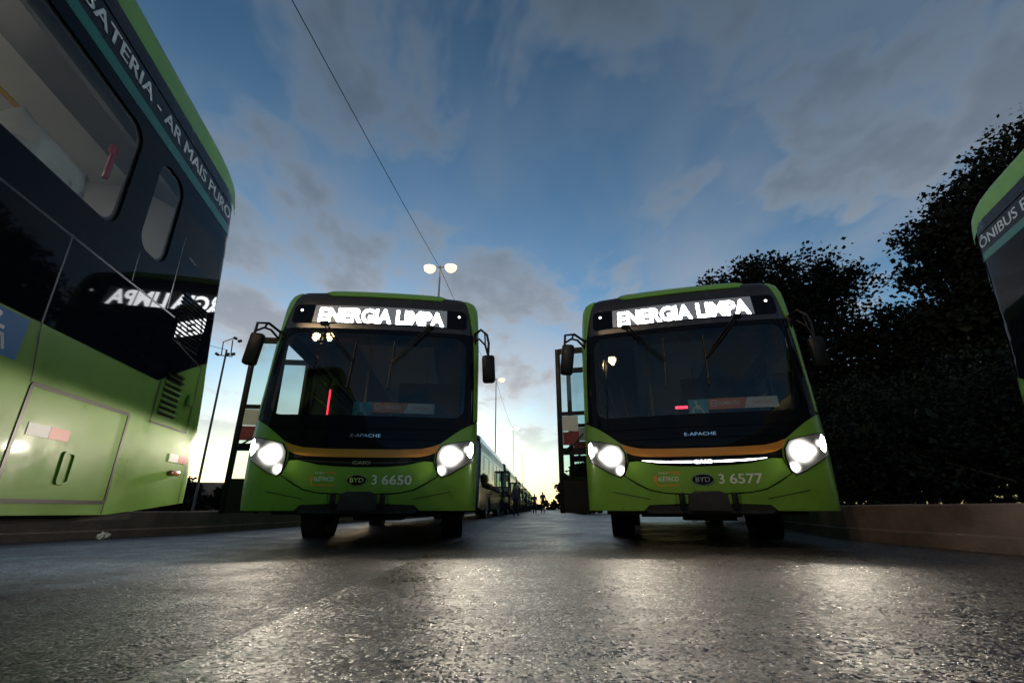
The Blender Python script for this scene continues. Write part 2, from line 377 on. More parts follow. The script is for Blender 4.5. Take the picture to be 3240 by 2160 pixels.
def disc(c, r, n=20, ry=None): return [(c[0]+r*math.cos(2*math.pi*i/n), c[1]+(ry or r)*math.sin(2*math.pi*i/n)) for i in range(n)]
def rr(x0, x1, y0, y1, r, n=5):
    o = []
    for cx, cy, a0 in ((x1-r, y0+r, -90), (x1-r, y1-r, 0), (x0+r, y1-r, 90), (x0+r, y0+r, 180)):
        o += [(cx+r*math.cos(R(a0+90*i/n)), cy+r*math.sin(R(a0+90*i/n))) for i in range(n+1)]
    return o
def text_mesh(s, bold=0.0):
    cu = bpy.data.curves.new('lettering', 'FONT'); cu.body = s; cu.size = 1; cu.offset = bold; cu.resolution_u = 3
    ob = bpy.data.objects.new('lettering', cu); C.objects.link(ob); bpy.context.view_layer.update()
    me = bpy.data.meshes.new_from_object(ob.evaluated_get(bpy.context.evaluated_depsgraph_get()))
    v = [(p.co.x, p.co.y) for p in me.vertices]; f = [list(p.vertices) for p in me.polygons]
    bpy.data.objects.remove(ob); bpy.data.curves.remove(cu); bpy.data.meshes.remove(me)
    return v, f
def words_(name, s, base, a0, b0, h, off, mat, parent, d, total, align):
    v, _ = text_mesh(s); x0 = min(p[0] for p in v); x1 = max(p[0] for p in v); k = total/(x1-x0); cur = ''
    for w in s.split(' '):
        pre, _ = text_mesh(cur+w); wv, _ = text_mesh(w); e = max(p[0] for p in pre); ww = max(p[0] for p in wv)-min(p[0] for p in wv)
        text(name, w, base, a0+d*((e-ww-x0)*k-align*total), b0, h, off, mat, parent, d, width=ww*k); text(name, w, base, a0+d*((e-ww-x0)*k-align*total+.007), b0+.001, h, off+.0007, mat, parent, d, width=ww*k); cur += w+' '
def text(name, s, base, a0, b0, h, off, mat, parent, d=1, width=None, bold=.0, align=0, shear=0):
    v, f = text_mesh(s, bold); x0 = min(p[0] for p in v); x1 = max(p[0] for p in v); capv, _ = text_mesh('H'); ch = max(p[1] for p in capv)
    sy = h/ch; sx = (width/(x1-x0)) if width else sy; W = (x1-x0)*sx
    verts = []
    for x, y in v:
        u = (x-x0)*sx-align*W+shear*y*sy; p, q = SN(base, a0+d*u, b0+y*sy); verts.append(p+q*off)
    fl = d*base.sg < 0
    faces = []
    for g in f:
        a, b, c = (V((*v[i], 0)) for i in g[:3]); up = (b-a).cross(c-a).z > 0
        faces.append(g if up != fl else g[::-1])
    me = bpy.data.meshes.new(name); me.from_pydata(verts, [], faces); me.update(); return link(name, me, mat, parent)
def wheelchair(cx, cy, s, d=1):
    P = lambda a, b: (cx+d*a*s, cy+b*s)
    lines = [[P(-.08, .28), P(-.06, -.02), P(.16, -.03), P(.30, -.32)], [P(-.07, .14), P(.13, .12)]]
    arc = [P(-.04+.27*math.cos(R(a)), -.17+.27*math.sin(R(a))) for a in range(110, 340, 16)]
    return strokes(lines, .085*s)+strokes([arc], .06*s)+[disc(P(-.09, .39), .07*s, 12)]

# ================================================================== the bus
def build_bus():
    B = empty('electric_bus'); fc = dict(ca=.09, cb=.12)
    mir = lambda pts: [(-a, b) for a, b in pts][::-1]
    # -- front
    body = panel('front_shell', [[(-1.26, .42), (1.26, .42), (1.26, 3.12), (-1.26, 3.12)], rr(-1.12, 1.12, 1.47, 2.57, .12)[::-1]], front, -.014, .03, BLACKP, B, .12, .15)
    top_half = [(1.27, 1.43), (1.1, 1.32), (.88, 1.145), (.82, 1.03), (.70, .935), (.48, .885), (.25, .866), (0, .86)]
    smile = [(.86, .775), (.72, .69), (.60, .625), (.45, .592), (.2, .578), (0, .575)]
    # centre panel above the smile-shaped joint
    cen = [(-x, z) for x, z in smile]+smile[::-1][1:]+[(.80, .93), (.70, .935), (.48, .885), (.25, .866), (0, .86), (-.25, .866), (-.48, .885), (-.70, .935), (-.80, .93)]
    panel('bumper_centre', [cen], front, .010, .02, GREEN, B, .08, .06)
    lowh = [(1.272, .40), (1.272, 1.43), (1.1, 1.32), (.88, 1.145), (.82, 1.03), (.815, .93), (.875, .772), (.73, .675), (.605, .61), (.45, .578), (.33, .568), (.33, .47), (.62, .46), (.68, .40)]
    for sg in (1, -1):
        panel('bumper_corner', [lowh if sg > 0 else mir(lowh)], front, .012, .022, GREEN, B, .06, .08)
    panel('bumper_lower', [[(-.325, .47), (.325, .47), (.325, .566), (-.325, .566)]], front, .008, .02, GREEN, B, .1, 0)
    # crease line and vertical joint on the corner pieces
    for sg in (1, -1):
        decal('panel_joint', strokes([[(sg*.9, .76), (sg*.905, .42)]], .008)+strokes([[(sg*.6, .52), (sg*.8, .56), (sg*1.0, .6), (sg*1.25, .625)]], .010), front, .0135, SEAM, B)
    # orange sweep
    ot = [(.885, 1.145), (.78, 1.105), (.66, 1.078), (.4, 1.066), (0, 1.062)]; ob = [(0, .972), (.4, .976), (.64, .985), (.76, 1.01), (.83, 1.04)]
    panel('orange_stripe', [[(-a, b) for a, b in ot]+ot[::-1][1:]+ob[::-1]+[(-a, b) for a, b in ob[1:]]], front, .006, .012, ORANGE, B, .08, 0)
    # black grille panel, split by two recessed lines
    for z0, z1, w0, w1 in ((1.085, 1.175, .74, .98), (1.183, 1.30, .98, 1.1), (1.308, 1.375, 1.1, 1.2)):
        panel('grille_panel', [[(-w0, z0), (w0, z0), (w1, z1), (-w1, z1)]], front, .003, .015, BLACKG, B, .09, 0)
    panel('lower_grille', [[(-.79, .955), (-.66, .978), (0, .965), (.66, .978), (.79, .955), (.70, .945), (.48, .893), (.25, .874), (0, .868), (-.25, .874), (-.48, .893), (-.70, .945)]], front, .002, .012, BLACKG, B, .08, 0)
    text('model_lettering', 'E-APACHE', front, -.16, 1.205, .036, .006, CHROME, B, width=.34)
    # oval badge
    ov = panel('badge', [disc((-.03, .722), .118, 28, .064)], front, .018, .01, BLACKG, B)
    decal('badge_rim', [o for o in strokes([[(-.03+.112*math.cos(R(a)), .722+.058*math.sin(R(a))) for a in range(0, 361, 15)]], .006)], front, .0195, CHROME, ov)
    text('badge_lettering', 'BYD', front, -.03, .697, .05, .0205, CHROME, ov, width=.15, align=.5, bold=.01)
    # tow cover, hooks, lip
    t = MB(); y = prof(.5)
    t.poly([(-.21, y-.035, .40), (.22, y-.035, .40), (.20, y-.04, .565), (.13, y-.03, .60), (-.13, y-.03, .60), (-.20, y-.04, .565), (-.21, y+.06, .40), (.22, y+.06, .40), (.20, y+.06, .565), (.13, y+.06, .60), (-.13, y+.06, .60), (-.20, y+.06, .565)],
           [(0, 1, 2, 3, 4, 5), (11, 10, 9, 8, 7, 6)]+[(i, i+6, (i+1) % 6+6, (i+1) % 6) for i in range(6)])
    t.build('tow_cover', DARK, B, False)
    for x in (-.27, .27):
        MB().box((x, y-.02, .50), (.055, .09, .17), bev=.012).build('tow_bracket', BLACKP, B)
    lip = MB()
    for x in [i*.16-.56 for i in range(8)]: lip.box((x, prof(.42)+bow(x)+.07, .41), (.162, .14, .08))
    lip.build('bumper_lip', DARK, B)
    panel('grille_mesh', [rr(.34, .66, .385, .462, .03)], front, .006, .01, DARK, B)
    panel('grille_mesh', [rr(-.66, -.34, .385, .462, .03)], front, .006, .01, DARK, B)
    # A pillars
    pil = [(1.235, 1.44), (1.274, 1.44), (1.274, 3.10), (1.25, 3.165), (1.2, 3.195), (1.13, 3.195), (1.155, 3.05), (1.185, 2.85), (1.215, 2.6), (1.228, 2.2)]
    for sg in (1, -1): panel('front_pillar', [pil if sg > 0 else mir(pil)], front, .012, .024, GREEN, B, .03, .12)
    # windshield and its black border
    panel('windshield', [rr(-1.2, 1.2, 1.39, 2.63, .1)], front, 0, 0, GLASS_F, B, .06, .1)
    panel('windshield_border', [rr(-1.232, 1.232, 1.372, 2.66, .06), rr(-1.13, 1.13, 1.46, 2.565, .13)[::-1]], front, .003, .004, BLACKG, B, .08, .12)
    # header with destination band and roof cap
    panel('header_panel', [[(-1.18, 2.63), (1.18, 2.63), (1.165, 2.95), (1.135, 3.12), (1.12, 3.185), (1.07, 3.205), (.86, 3.215), (.80, 3.13), (-.72, 3.13), (-.80, 3.215), (-1.07, 3.205), (-1.12, 3.185), (-1.135, 3.12), (-1.165, 2.95)]], front, .008, .02, BROWNB, B, .07, .06)
    panel('roof_cap', [[(-.72, 3.135), (.80, 3.135), (.87, 3.20), (.80, 3.25), (.70, 3.262), (-.66, 3.262), (-.76, 3.25), (-.81, 3.20)]], front, .022, .03, GREEN, B, .1, .03)
    band = panel('destination_window', [rr(-1.13, 1.13, 2.70, 2.985, .06)], front, .011, .01, BLACKG, B, .08, .08)
    # wipers
    def pt(x, z, o=.03):
        p, q = SN(front, x, z); return p+q*o
    for sg, x0, x1 in ((-1, -.71, -.27), (1, .66, .21)):
        w = MB()
        for dx in (-.022, .022): w.tube([pt(x0+dx, 2.70), pt((x0+x1)/2+dx, 2.42, .045), pt(x1+dx*.5, 2.15, .03)], .009, 6)
        wo = w.build('wiper', BLACKP, B)
        MB().tube([pt(x1+.01, 2.47, .015), pt(x1, 2.15, .02), pt(x1-.02, 1.80, .015)], .010, 6).build('wiper_blade', BLACKP, wo)
        MB().box(pt(x0, 2.70, .02), (.11, .05, .05), bev=.012).build('wiper_motor_cap', BLACKP, wo)
    # mirrors
    ml = MB().box((-1.505, -.02, 2.30), (.165, .12, .42), Matrix.Rotation(R(7), 3, 'Y'), bev=.035).build('mirror', BLACKP, B)
    MB().tube([(-1.24, .12, 2.56), (-1.40, .02, 2.67), (-1.52, -.02, 2.655), (-1.535, -.03, 2.45)], .018, 8).tube([(-1.26, .12, 2.47), (-1.36, .02, 2.58), (-1.44, 0, 2.60), (-1.535, -.02, 2.54)], .015, 8).tube([(-1.41, 0, 2.66), (-1.43, 0, 2.6)], .013, 6).build('mirror_arm', BLACKP, ml)
    MB().box((-1.265, .14, 2.53), (.05, .09, .16), bev=.012).build('mirror_mount', BLACKP, ml)
    mr_ = MB().box((1.45, -.02, 2.14), (.165, .12, .37), Matrix.Rotation(R(-3), 3, 'Y'), bev=.035).build('mirror', BLACKP, B)
    MB().tube([(1.25, .12, 2.66), (1.34, .02, 2.705), (1.42, -.02, 2.62), (1.445, -.02, 2.50), (1.44, -.02, 2.28)], .017, 8).tube([(1.25, .12, 2.56), (1.32, .02, 2.57), (1.40, -.02, 2.47), (1.435, -.02, 2.34)], .014, 8).tube([(1.39, 0, 2.66), (1.40, -.02, 2.48)], .012, 6).build('mirror_arm', BLACKP, mr_)
    MB().box((1.262, .14, 2.60), (.05, .09, .17), bev=.012).build('mirror_mount', BLACKP, mr_)
    # headlight housings (lamps are added per bus)
    hh = [(.825, .93), (.83, 1.03), (.885, 1.12), (1.02, 1.155), (1.16, 1.19), (1.235, 1.2), (1.25, 1.1), (1.235, .95), (1.12, .87), (1.0, .79), (.9, .755), (.855, .80)]
    for sg in (1, -1): panel('headlight', [hh if sg > 0 else mir(hh)], front, .018, .012, BLACKG, B, .05, .05)
    # -- sides
    ys = lambda s: LEN+s
    cuts = [LEN-.3, LEN-.15, LEN-.1, LEN-.05, LEN, LEN+.04, LEN+.08, LEN+.12, LEN+.16, LEN+.2, LEN+.24, LEN+.27, LEN+.3, LEN+.32]
    zc = [.6, .9, 1.1, 1.4, 1.6, 1.8, 2.0, 2.2, 2.4, 2.6]
    yf = lambda z: prof(z)+bow(1.275)
    ye = lambda z: LEN+srear(z)-.002
    def arch(yc, z0, r=.56):
        return [(yc-r*math.cos(R(a)), max(z0, .40+r*math.sin(R(a)))) for a in range(0, 181, 15)]
    top = [(ys(-8), 1.25), (ys(-.59), 1.25), (ys(-.32), 1.39), (ys(.08), 1.585), (ye(1.63)-.11, 1.63)]
    hatch = (ys(-1.585), ys(-.805), .455, .972); hat2 = (ys(-.565), ys(-.045), .975, 1.435)
    def side(base, left):
        nm = 'side_skirt'
        outl = [(yf(.5), .40)]+arch(2.45, .40)+[(5.0, .385)]+arch(8.35, .385)+[(ys(-.75), .385), (ys(-.3), .42), (ye(.46), .475), (ye(.8), .8), (ye(1.1), 1.1), (ye(1.4), 1.4), (ye(1.63), 1.63)]+top[::-1]+[(yf(1.25), 1.25)]
        h2 = [(hat2[0], hat2[2]), (hat2[1], hat2[2]), (hat2[1], 1.50), (ys(-.33), 1.373), (hat2[0], 1.251)]
        holes = []
        if left: holes = [rr(hatch[0]-.006, hatch[1]+.006, hatch[2]-.006, hatch[3]+.006, .02)[::-1]]
        if not left:
            outl = [(1.55, .385)]+[p for p in outl if p[0] > 1.55 and p[1] < .99 and p[0] < 8.9] + [p for p in outl if p[0] >= 8.9]+[(1.55, 1.25)]
            panel('side_skirt', [[(yf(.5), .40), (.45, .40), (.45, 1.25), (yf(1.25), 1.25)]], base, 0, .02, GREEN, B, 0, zc)
        panel(nm, [outl]+holes, base, 0, .02, GREEN, B, cuts, zc)
        # rear corner pillar above the sweep
        rp = [(ye(1.63)-.11, 1.635), (ye(1.63), 1.635), (ye(2), 2), (ye(2.4), 2.4), (ye(2.7), 2.7), (ye(3.0), 3.0), (ye(3.11), 3.11), (ys(-.13), 3.11), (ys(-.07), 2.95), (ys(-.06), 2.7), (ye(2.4)-.10, 2.4), (ye(2)-.11, 2.0)]
        panel('rear_pillar', [rp], base, 0, .02, GREEN, B, cuts, zc)
        # black window band
        bb = [(yf(1.255), 1.255) if left else (1.55, 1.255)]+[(ys(-.592), 1.255), (ys(-.323), 1.395), (ys(.08), 1.59), (ye(1.63)-.114, 1.635), (ye(2)-.114, 2), (ye(2.4)-.104, 2.4), (ys(-.064), 2.7), (ys(-.064), 2.717), (yf(2.717) if left else 1.55, 2.717)]
        wins = [rr(ys(-1.20), ys(-.885), 1.97, 2.63, .11)]
        y1 = ys(-1.42); edges = []
        while y1 > 2.3:
            y0 = max(y1-1.72, 1.75); edges.append((y0, y1)); y1 = y0-.12
        if left: edges.append((yf(2)+.25, 1.55))
        wins += [rr(a, b, 1.93 if a > 8 else (1.75 if a > 5.5 else 1.5), 2.63, .11) for a, b in edges if b-a > .4]
        bp = panel('window_band', [bb]+[w[::-1] for w in wins], base, .001, .02, BLACKG, B, cuts, zc)
        for w in wins:
            g = panel('window', [w], base, -.012, 0, GLASS_S, B)
            cx = sum(p[0] for p in w)/len(w); cz = sum(p[1] for p in w)/len(w)
            inn = [(cx+(a-cx)*(1-.016/max(.1, abs(w[0][0]-cx)+.1)), cz+(b-cz)*.955) for a, b in w]
            panel('window_gasket', [w, inn[::-1]], base, -.014, .012, RIM, g)
        if not left:
            panel('door_pillar', [[(yf(1.255), 1.255), (.45, 1.255), (.45, 2.717), (yf(2.717), 2.717)]], base, 0, .02, BLACKG, B, 0, zc)
            panel('door_header', [[(.45, 2.56), (1.55, 2.56), (1.55, 2.717), (.45, 2.717)]], base, 0, .02, BLACKG, B)
        f0 = yf(2.75)
        panel('teal_stripe', [[(f0, 2.72), (ys(-.064), 2.72), (ys(-.064), 2.798), (f0, 2.798)]], base, .003, .015, TEAL, B, cuts, 0)
        panel('text_band', [[(f0+.02, 2.801), (ys(-.066), 2.801), (ys(-.068), 2.982), (f0+.05, 2.982)]], base, .002, .015, TEXTB, B, cuts, 0)
        panel('text_band', [[(f0+.05, 2.994), (ys(-.072), 2.994), (ys(-.10), 3.11), (f0+.1, 3.11)]], base, .004, .018, TEXTB, B, cuts, 0)
        s = 'ÔNIBUS ELÉTRICO A BATERIA - AR MAIS PURO'
        if left: words_('side_lettering', s, base, ys(-.165), 2.848, .098, .0045, WHITE, B, 1, 3.62, 1)
        else: words_('side_lettering', s, base, ys(-.135), 2.845, .098, .0045, WHITE, B, -1, 3.62, 0)
        # inner lining under and over the windows
        x = 1.19 if left else -1.19
        li = MB(); li.box((x, (1.6+11.4)/2, .9), (.03, 9.8, 1.0)).box((x, (1.6+11.4)/2, 2.68), (.03, 9.8, .12)); li.build('inner_lining', LINING, B, False)
        if left:
            # seams of the band
            for ln, w_, o_ in (([(ys(-6), 1.735), (ys(-.60), 1.72)], .012, .0025), ([(ys(-1.67), 1.73), (ys(-1.66), 1.255)], .011, .0025), ([(ys(-1.16), 1.93), (ys(-1.15), 1.74)], .009, .0025), ([(ys(-.74), 2.3), (ys(-.72), 1.74)], .009, .0025), ([(ys(-.62), 2.20), (ys(-.05), 2.20)], .012, .0025), ([(ys(-.05), 2.6), (ys(.0), 1.70)], .007, .0025),
                            ([(ys(-1.66), 1.25), (ys(-1.60), .98)], .009, .0015), ([(ys(-.80), .45), (ys(-.80), .39)], .009, .0015), ([(ys(.06), 1.55), (ys(.10), .45)], .009, .0015)):
                decal('panel_seam', strokes([ln], w_), base, o_, SEAM, B)
            h = panel('service_hatch', [rr(hatch[0]+.004, hatch[1]-.004, hatch[2]+.004, hatch[3]-.004, .018)], base, .001, .018, GREEN, B)
            fr = panel('hatch_gasket', [rr(hatch[0]-.012, hatch[1]+.012, hatch[2]-.012, hatch[3]+.012, .024), rr(hatch[0]+.008, hatch[1]-.008, hatch[2]+.008, hatch[3]-.008, .014)[::-1]], base, .0045, .008, SEAM, h)
            hd = panel('hatch_handle', [rr(ys(-1.255), ys(-1.165), .535, .70, .02), rr(ys(-1.242), ys(-1.178), .548, .688, .014)[::-1]], base, .012, .014, GREEN, h)
            panel('hatch_handle_dish', [rr(ys(-1.242), ys(-1.178), .548, .688, .014)], base, .002, .004, SEAM if False else GREEN, h)
            panel('reflective_tape', [[(ys(-1.53), .745), (ys(-1.39), .745), (ys(-1.39), .802), (ys(-1.53), .802)]], base, .004, .002, WHITE, h)
            panel('reflective_tape', [[(ys(-1.388), .745), (ys(-1.25), .745), (ys(-1.25), .802), (ys(-1.388), .802)]], base, .004, .002, RED, h)
            panel('reflective_tape', [[(ys(-.20), .745), (ys(-.06), .745), (ys(-.06), .802), (ys(-.20), .802)]], base, .003, .002, WHITE, B)
            panel('reflective_tape', [[(ys(-.058), .745), (ys(.08), .745), (ys(.08), .802), (ys(-.058), .802)]], base, .003, .002, RED, B)
            MB().box(base(ys(-.10), .668)+V((.015, 0, 0)), (.03, .13, .035), bev=.01).build('side_marker', MARK, B)
            # rear service hatch with louvres over both colours
            dc = strokes([[(hat2[0], 1.26), (hat2[0], hat2[2]), (hat2[1], hat2[2]), (hat2[1], 1.50), (hat2[0], 1.58)]], .014)
            decal('hatch_outline', dc, base, .003, SEAM, B)
            for i in range(12):
                z = 1.585+i*.031; y0 = -.575+.004*i*0; sk = .05
                q = [(ys(-.56), z), (ys(-.17), z-.0), (ys(-.17), z+.017), (ys(-.56), z+.017)]
                l = MB(); P = [base(a, b) for a, b in q]; n = V((1, 0, 0))
                l.poly([P[0]+n*.012, P[1]+n*.012, P[2]+n*.009, P[3]+n*.009, P[0]-n*.004, P[1]-n*.004], [(0, 1, 2, 3), (0, 4, 5, 1), (0, 3, 4), (1, 5, 2)]); lo = l.build('louvre', BLACKG, B, False)
                panel('louvre_slot', [[(ys(-.56), z-.0135), (ys(-.17), z-.0135), (ys(-.17), z-.0005), (ys(-.56), z-.0005)]], base, .003, 0, DARK, lo)
            for i in range(8):
                z = 1.055+i*.041; mat = GREEN
                l = MB(); P = [base(a, b) for a, b in ((ys(-.51), z), (ys(-.27), z), (ys(-.27), z+.02), (ys(-.51), z+.02))]; n = V((1, 0, 0))
                l.poly([P[0]+n*.022, P[1]+n*.022, P[2]+n*.002, P[3]+n*.002, P[0]-n*.004, P[1]-n*.004], [(0, 1, 2, 3), (0, 4, 5, 1), (0, 3, 4), (1, 5, 2)]); lo = l.build('louvre', GREEN if z < 1.30 else BLACKG, B, False)
                panel('louvre_slot', [[(ys(-.505), z-.017), (ys(-.275), z-.017), (ys(-.275), z-.001), (ys(-.505), z-.001)]], base, .002, 0, DARK, lo)
            MB().box(base(ys(-.135), 1.21)+V((.02, 0, 0)), (.03, .06, .09), bev=.012).build('hatch_latch', GREEN, B)
            # wheelchair sticker
            st = panel('accessibility_sticker', [[(ys(-2.0), 1.045), (ys(-1.725), 1.045), (ys(-1.725), 1.24), (ys(-2.0), 1.24)]], base, .003, .002, BLUE, B)
            decal('sticker_symbol', wheelchair(ys(-1.865), 1.135, .19), base, .0045, WHITE, st)
        return edges
    eL = side(sideL, True); side(sideR, False)
    # -- roof as one height field
    inv = hermite([(-.2, 2.0), (.05, 3.0), (.09, 3.12), (.15, 3.2), (.28, 3.29), (.75, 3.42)])
    S = hermite([(0, 3.42), (.6, 3.415), (.95, 3.39), (1.08, 3.36), (1.16, 3.30), (1.205, 3.21), (1.225, 3.105)])
    xs = [1.225, 1.22, 1.213, 1.2, 1.18, 1.15, 1.1, 1.03, .95, .8, .6, .3, 0]; xs = [-x for x in xs]+xs[::-1][1:]
    S2 = hermite([(0, 3.46), (.6, 3.455), (.95, 3.435), (1.08, 3.415), (1.16, 3.37), (1.2, 3.305), (1.216, 3.21), (1.225, 3.105)])
    r = MB(); rows = []
    yy = [.05, .065, .08, .1, .125, .15, .19, .24, .3, .4, .55, .75, 1.0, 1.5, 3, 5, 7, 9, 10.5, 11.2, 11.4, 11.5, 11.56, 11.6, 11.63]
    for t in yy:
        row = []
        for x in xs:
            b = bow(x*1.04) if t < 2 else 0
            w = max(0, 1-max(0, t-.7)/1.5); y = t+b*w
            dr = max(0, t-11.2)/.43
            g_ = min(1, max(0, (t-.3)/1.2)); g_ = g_*g_*(3-2*g_)
            z = S(abs(x))*(1-g_)+S2(abs(x))*g_-(3.42-inv(min(t, .75)))-.16*(1-math.sqrt(max(0, 1-dr*dr)))
            row.append((x*1.0147*1.03, y, z))
        rows.append(row)
    n = len(xs)
    r.poly([p for row in rows for p in row], [(i*n+j, i*n+j+1, (i+1)*n+j+1, (i+1)*n+j) for i in range(len(yy)-1) for j in range(n-1)])
    ro = r.build('roof', GREEN, B, True, 70)
    MB().box((0, 6.2, 3.49), (1.7, 3.2, .14), bev=.05).build('roof_unit', BLACKP, ro)
    # -- rear
    panel('rear_wall', [[(-1.07, .48), (1.07, .48), (1.07, 3.15), (-1.07, 3.15)]], rear, 0, .03, GREEN, B, .2, .2)
    panel('rear_window', [rr(-.9, .9, 1.75, 2.75, .1)], rear, .006, .004, BLACKG, B)
    for sg in (-1, 1):
        panel('tail_light', [rr(sg*.98-.06, sg*.98+.06, 1.0, 1.45, .03)], rear, .01, .01, RED, B)
    # -- underbody and wheels
    MB().box((0, 6.0, .40), (2.3, 11.0, .1)).box((0, 2.45, .42), (1.5, .25, .25)).box((0, 8.35, .42), (1.5, .3, .3)).box((.1, .9, .34), (.6, .5, .12)).build('underbody', DARK, B, False)
    for yw in (2.45, 8.35):
        for sg in (-1, 1):
            M = Matrix.Translation((sg*1.05, yw, .475)) @ Matrix.Rotation(R(90*sg), 4, 'Y')
            w = MB().lathe([(.30, -.14), (.44, -.15), (.47, -.13), (.475, -.10), (.475, -.085), (.462, -.08), (.462, -.065), (.475, -.06), (.475, -.01), (.462, -.006), (.462, .006), (.475, .01), (.475, .06), (.462, .065), (.462, .08), (.475, .085), (.475, .10), (.47, .13), (.44, .15), (.30, .14), (.30, -.14)], 36, M).build('wheel', RUBBER, B)
            MB().lathe([(.30, .13), (.28, .11), (.24, .04), (.15, .06), (.10, .12), (.001, .13)], 24, M).build('rim', STEEL, w)
            fl = MB()
            fl.lathe([(.57, -.16), (.58, .16)], 24, M); fl.build('wheel_arch', DARK, B)
    # -- interior
    MB().box((0, 4.6, .47), (2.36, 8.6, .04)).box((0, 9.9, 1.07), (2.36, 3.2, .06)).box((0, 8.3, .77), (2.36, .04, .6)).build('cabin_floor', FLOORM, B, False)
    ce = MB().box((0, 6.0, 2.98), (1.3, 10.8, .03)).build('cabin_ceiling', CEIL, B, False)
    du = MB()
    for sg in (-1, 1):
        du.poly([(sg*.62, .6, 2.965), (sg*.62, 11.3, 2.965), (sg*1.06, 11.3, 2.74), (sg*1.06, .6, 2.74), (sg*1.19, 11.3, 2.67), (sg*1.19, .6, 2.67)], [(0, 1, 2, 3), (3, 2, 4, 5)])
    du.build('air_duct', DUCT, B, False)
    MB().box((0, 11.35, 1.9), (2.2, .05, 2.2)).build('cabin_rear_wall', LINING, B, False)
    d = MB(); d.box((0, .30, 1.12), (2.2, .42, .42), bev=.08).box((.62, .55, 1.28), (.5, .25, .14), Matrix.Rotation(R(25), 3, 'X'), bev=.03).build('dashboard', BLACKP, B)
    MB().tube([(.62+.22*math.cos(a), .78+.22*math.sin(a)*.9, 1.33+.22*math.sin(a)*.45) for a in [i*math.pi/12 for i in range(25)]], .016, 8).tube([(.62, .6, 1.2), (.62, .78, 1.33)], .03, 8).build('steering_wheel', BLACKP, B)
    MB().box((.62, 1.95, 1.45), (1.1, .04, 1.95)).build('driver_partition', TEXTB, B, False)
    MB().box((.62, 1.38, .95), (.5, .5, .12), bev=.04).box((.62, 1.64, 1.35), (.46, .12, .75), bev=.04).box((.62, 1.38, .68), (.3, .3, .44)).build('driver_seat', SEATM, B)
    MB().box((.0, .32, 2.60), (2.2, .3, .06), bev=.02).build('sun_visor', TEXTB, B)
    # handrails
    MB().tube([(.9, 2.2, 2.43), (.9, LEN-1.5, 2.43)], .013, 8).tube([(-.9, 2.2, 2.43), (-.9, LEN-1.5, 2.43)], .013, 8).build('handrail', YELLOW, B)
    for x, y in ((-.42, 1.7), (.42, 3.2), (-.42, 4.8), (.42, 6.4), (-.42, 7.8)): MB().tube([(x, y, .48), (x, y, 2.95)], .017, 8).build('grab_pole', YELLOW, B)
    # emergency handle on the window frame
    MB().tube([(1.215, ys(-1.475), 2.23), (1.215, ys(-1.475), 2.40)], .016, 8).box((1.21, ys(-1.475), 2.43), (.03, .05, .06), bev=.01).build('emergency_handle', RED, B)
    # seats with plastic covers
    sm = None
    for i, yy_ in enumerate([3.3, 4.2, 5.1, 6.0, 6.9, 7.8, 8.95, 9.75, 10.55]):
        z0 = .5 if yy_ < 8.2 else 1.10
        for sg in (-1, 1):
            if sg < 0 and 4.5 < yy_ < 6.5: continue
            if sm is None:
                s0 = MB().box((0, 0, .42), (.86, .44, .09), bev=.03).box((0, .05, .2), (.5, .3, .36)).build('seat', SEATM, B); sm = s0.data; s = s0
                b_ = bmesh.new(); bmesh.ops.create_cube(b_, size=1); bmesh.ops.subdivide_edges(b_, edges=list(b_.edges), cuts=13, use_grid_fill=True)
                for v in b_.verts:
                    p = v.co*2; l = V((math.copysign(abs(p.x)**1, p.x), p.y, p.z)); rr_ = (abs(p.x)**4+abs(p.z)**4)**.25; k = max(abs(p.x), abs(p.z))/max(rr_, 1e-3) if rr_ > 0 else 1
                    q = V((p.x*.43*k, p.y*.21*(1-.25*max(abs(p.x), abs(p.z))**3), p.z*.37*k))
                    nn = noise.noise(V((q.x*7, q.y*7+3, q.z*9)))*.08+abs(noise.noise(V((q.x*15, q.y*15, q.z*11+5))))*.09
                    v.co = q+V((0, math.copysign(1, p.y)*nn, nn*.4))+V((0, .22+q.z*.18, .86))
                cm = bpy.data.meshes.new('seat_cover'); b_.to_mesh(cm); b_.free(); cm.polygons.foreach_set('use_smooth', [True]*len(cm.polygons)); cm.materials.append(COVER)
            else:
                s = bpy.data.objects.new('seat', sm); C.objects.link(s); s.parent = B
            s.location = (sg*.72, yy_, z0-(.18 if yy_ > 10.4 else 0))
            cvo = bpy.data.objects.new('seat_cover', cm); C.objects.link(cvo); cvo.parent = s
    # front doors swung open, at right angles to the side
    for yd in (.50, 1.52):
        f = MB(); x0, x1 = -1.76, -1.30; z0, z1 = .36, 2.64
        f.box((x0+.035, yd, (z0+z1)/2), (.07, .045, z1-z0), bev=.012).box((x1-.03, yd, (z0+z1)/2), (.06, .045, z1-z0), bev=.012)
        for z, h in ((z1-.04, .08), (1.675, .05), (1.155, .09), (.57, .40)): f.box(((x0+x1)/2, yd+.001, z), (x1-x0-.12, .04, h))
        f.box((x1+.04, yd, z1-.05), (.1, .06, .06)).box((x1+.04, yd, .45), (.1, .06, .06))
        do = f.build('door', BLACKP, B)
        fb = flatbase((0, yd, 0), (1, 0, 0), (0, 0, 1))
        for a, b in ((1.70, 2.56), (1.20, 1.65), (.77, 1.11)): panel('door_glass', [[(x0+.07, a), (x1-.06, a), (x1-.06, b), (x0+.07, b)]], fb, .004, .006, GLASS_D, do)
        panel('notice', [[(-1.685, 1.43), (-1.47, 1.43), (-1.47, 1.64), (-1.685, 1.64)]], fb, .012, .002, WHCARD, do)
        panel('notice', [[(-1.685, 1.24), (-1.46, 1.24), (-1.46, 1.42), (-1.685, 1.42)]], fb, .012, .002, MAROON, do)
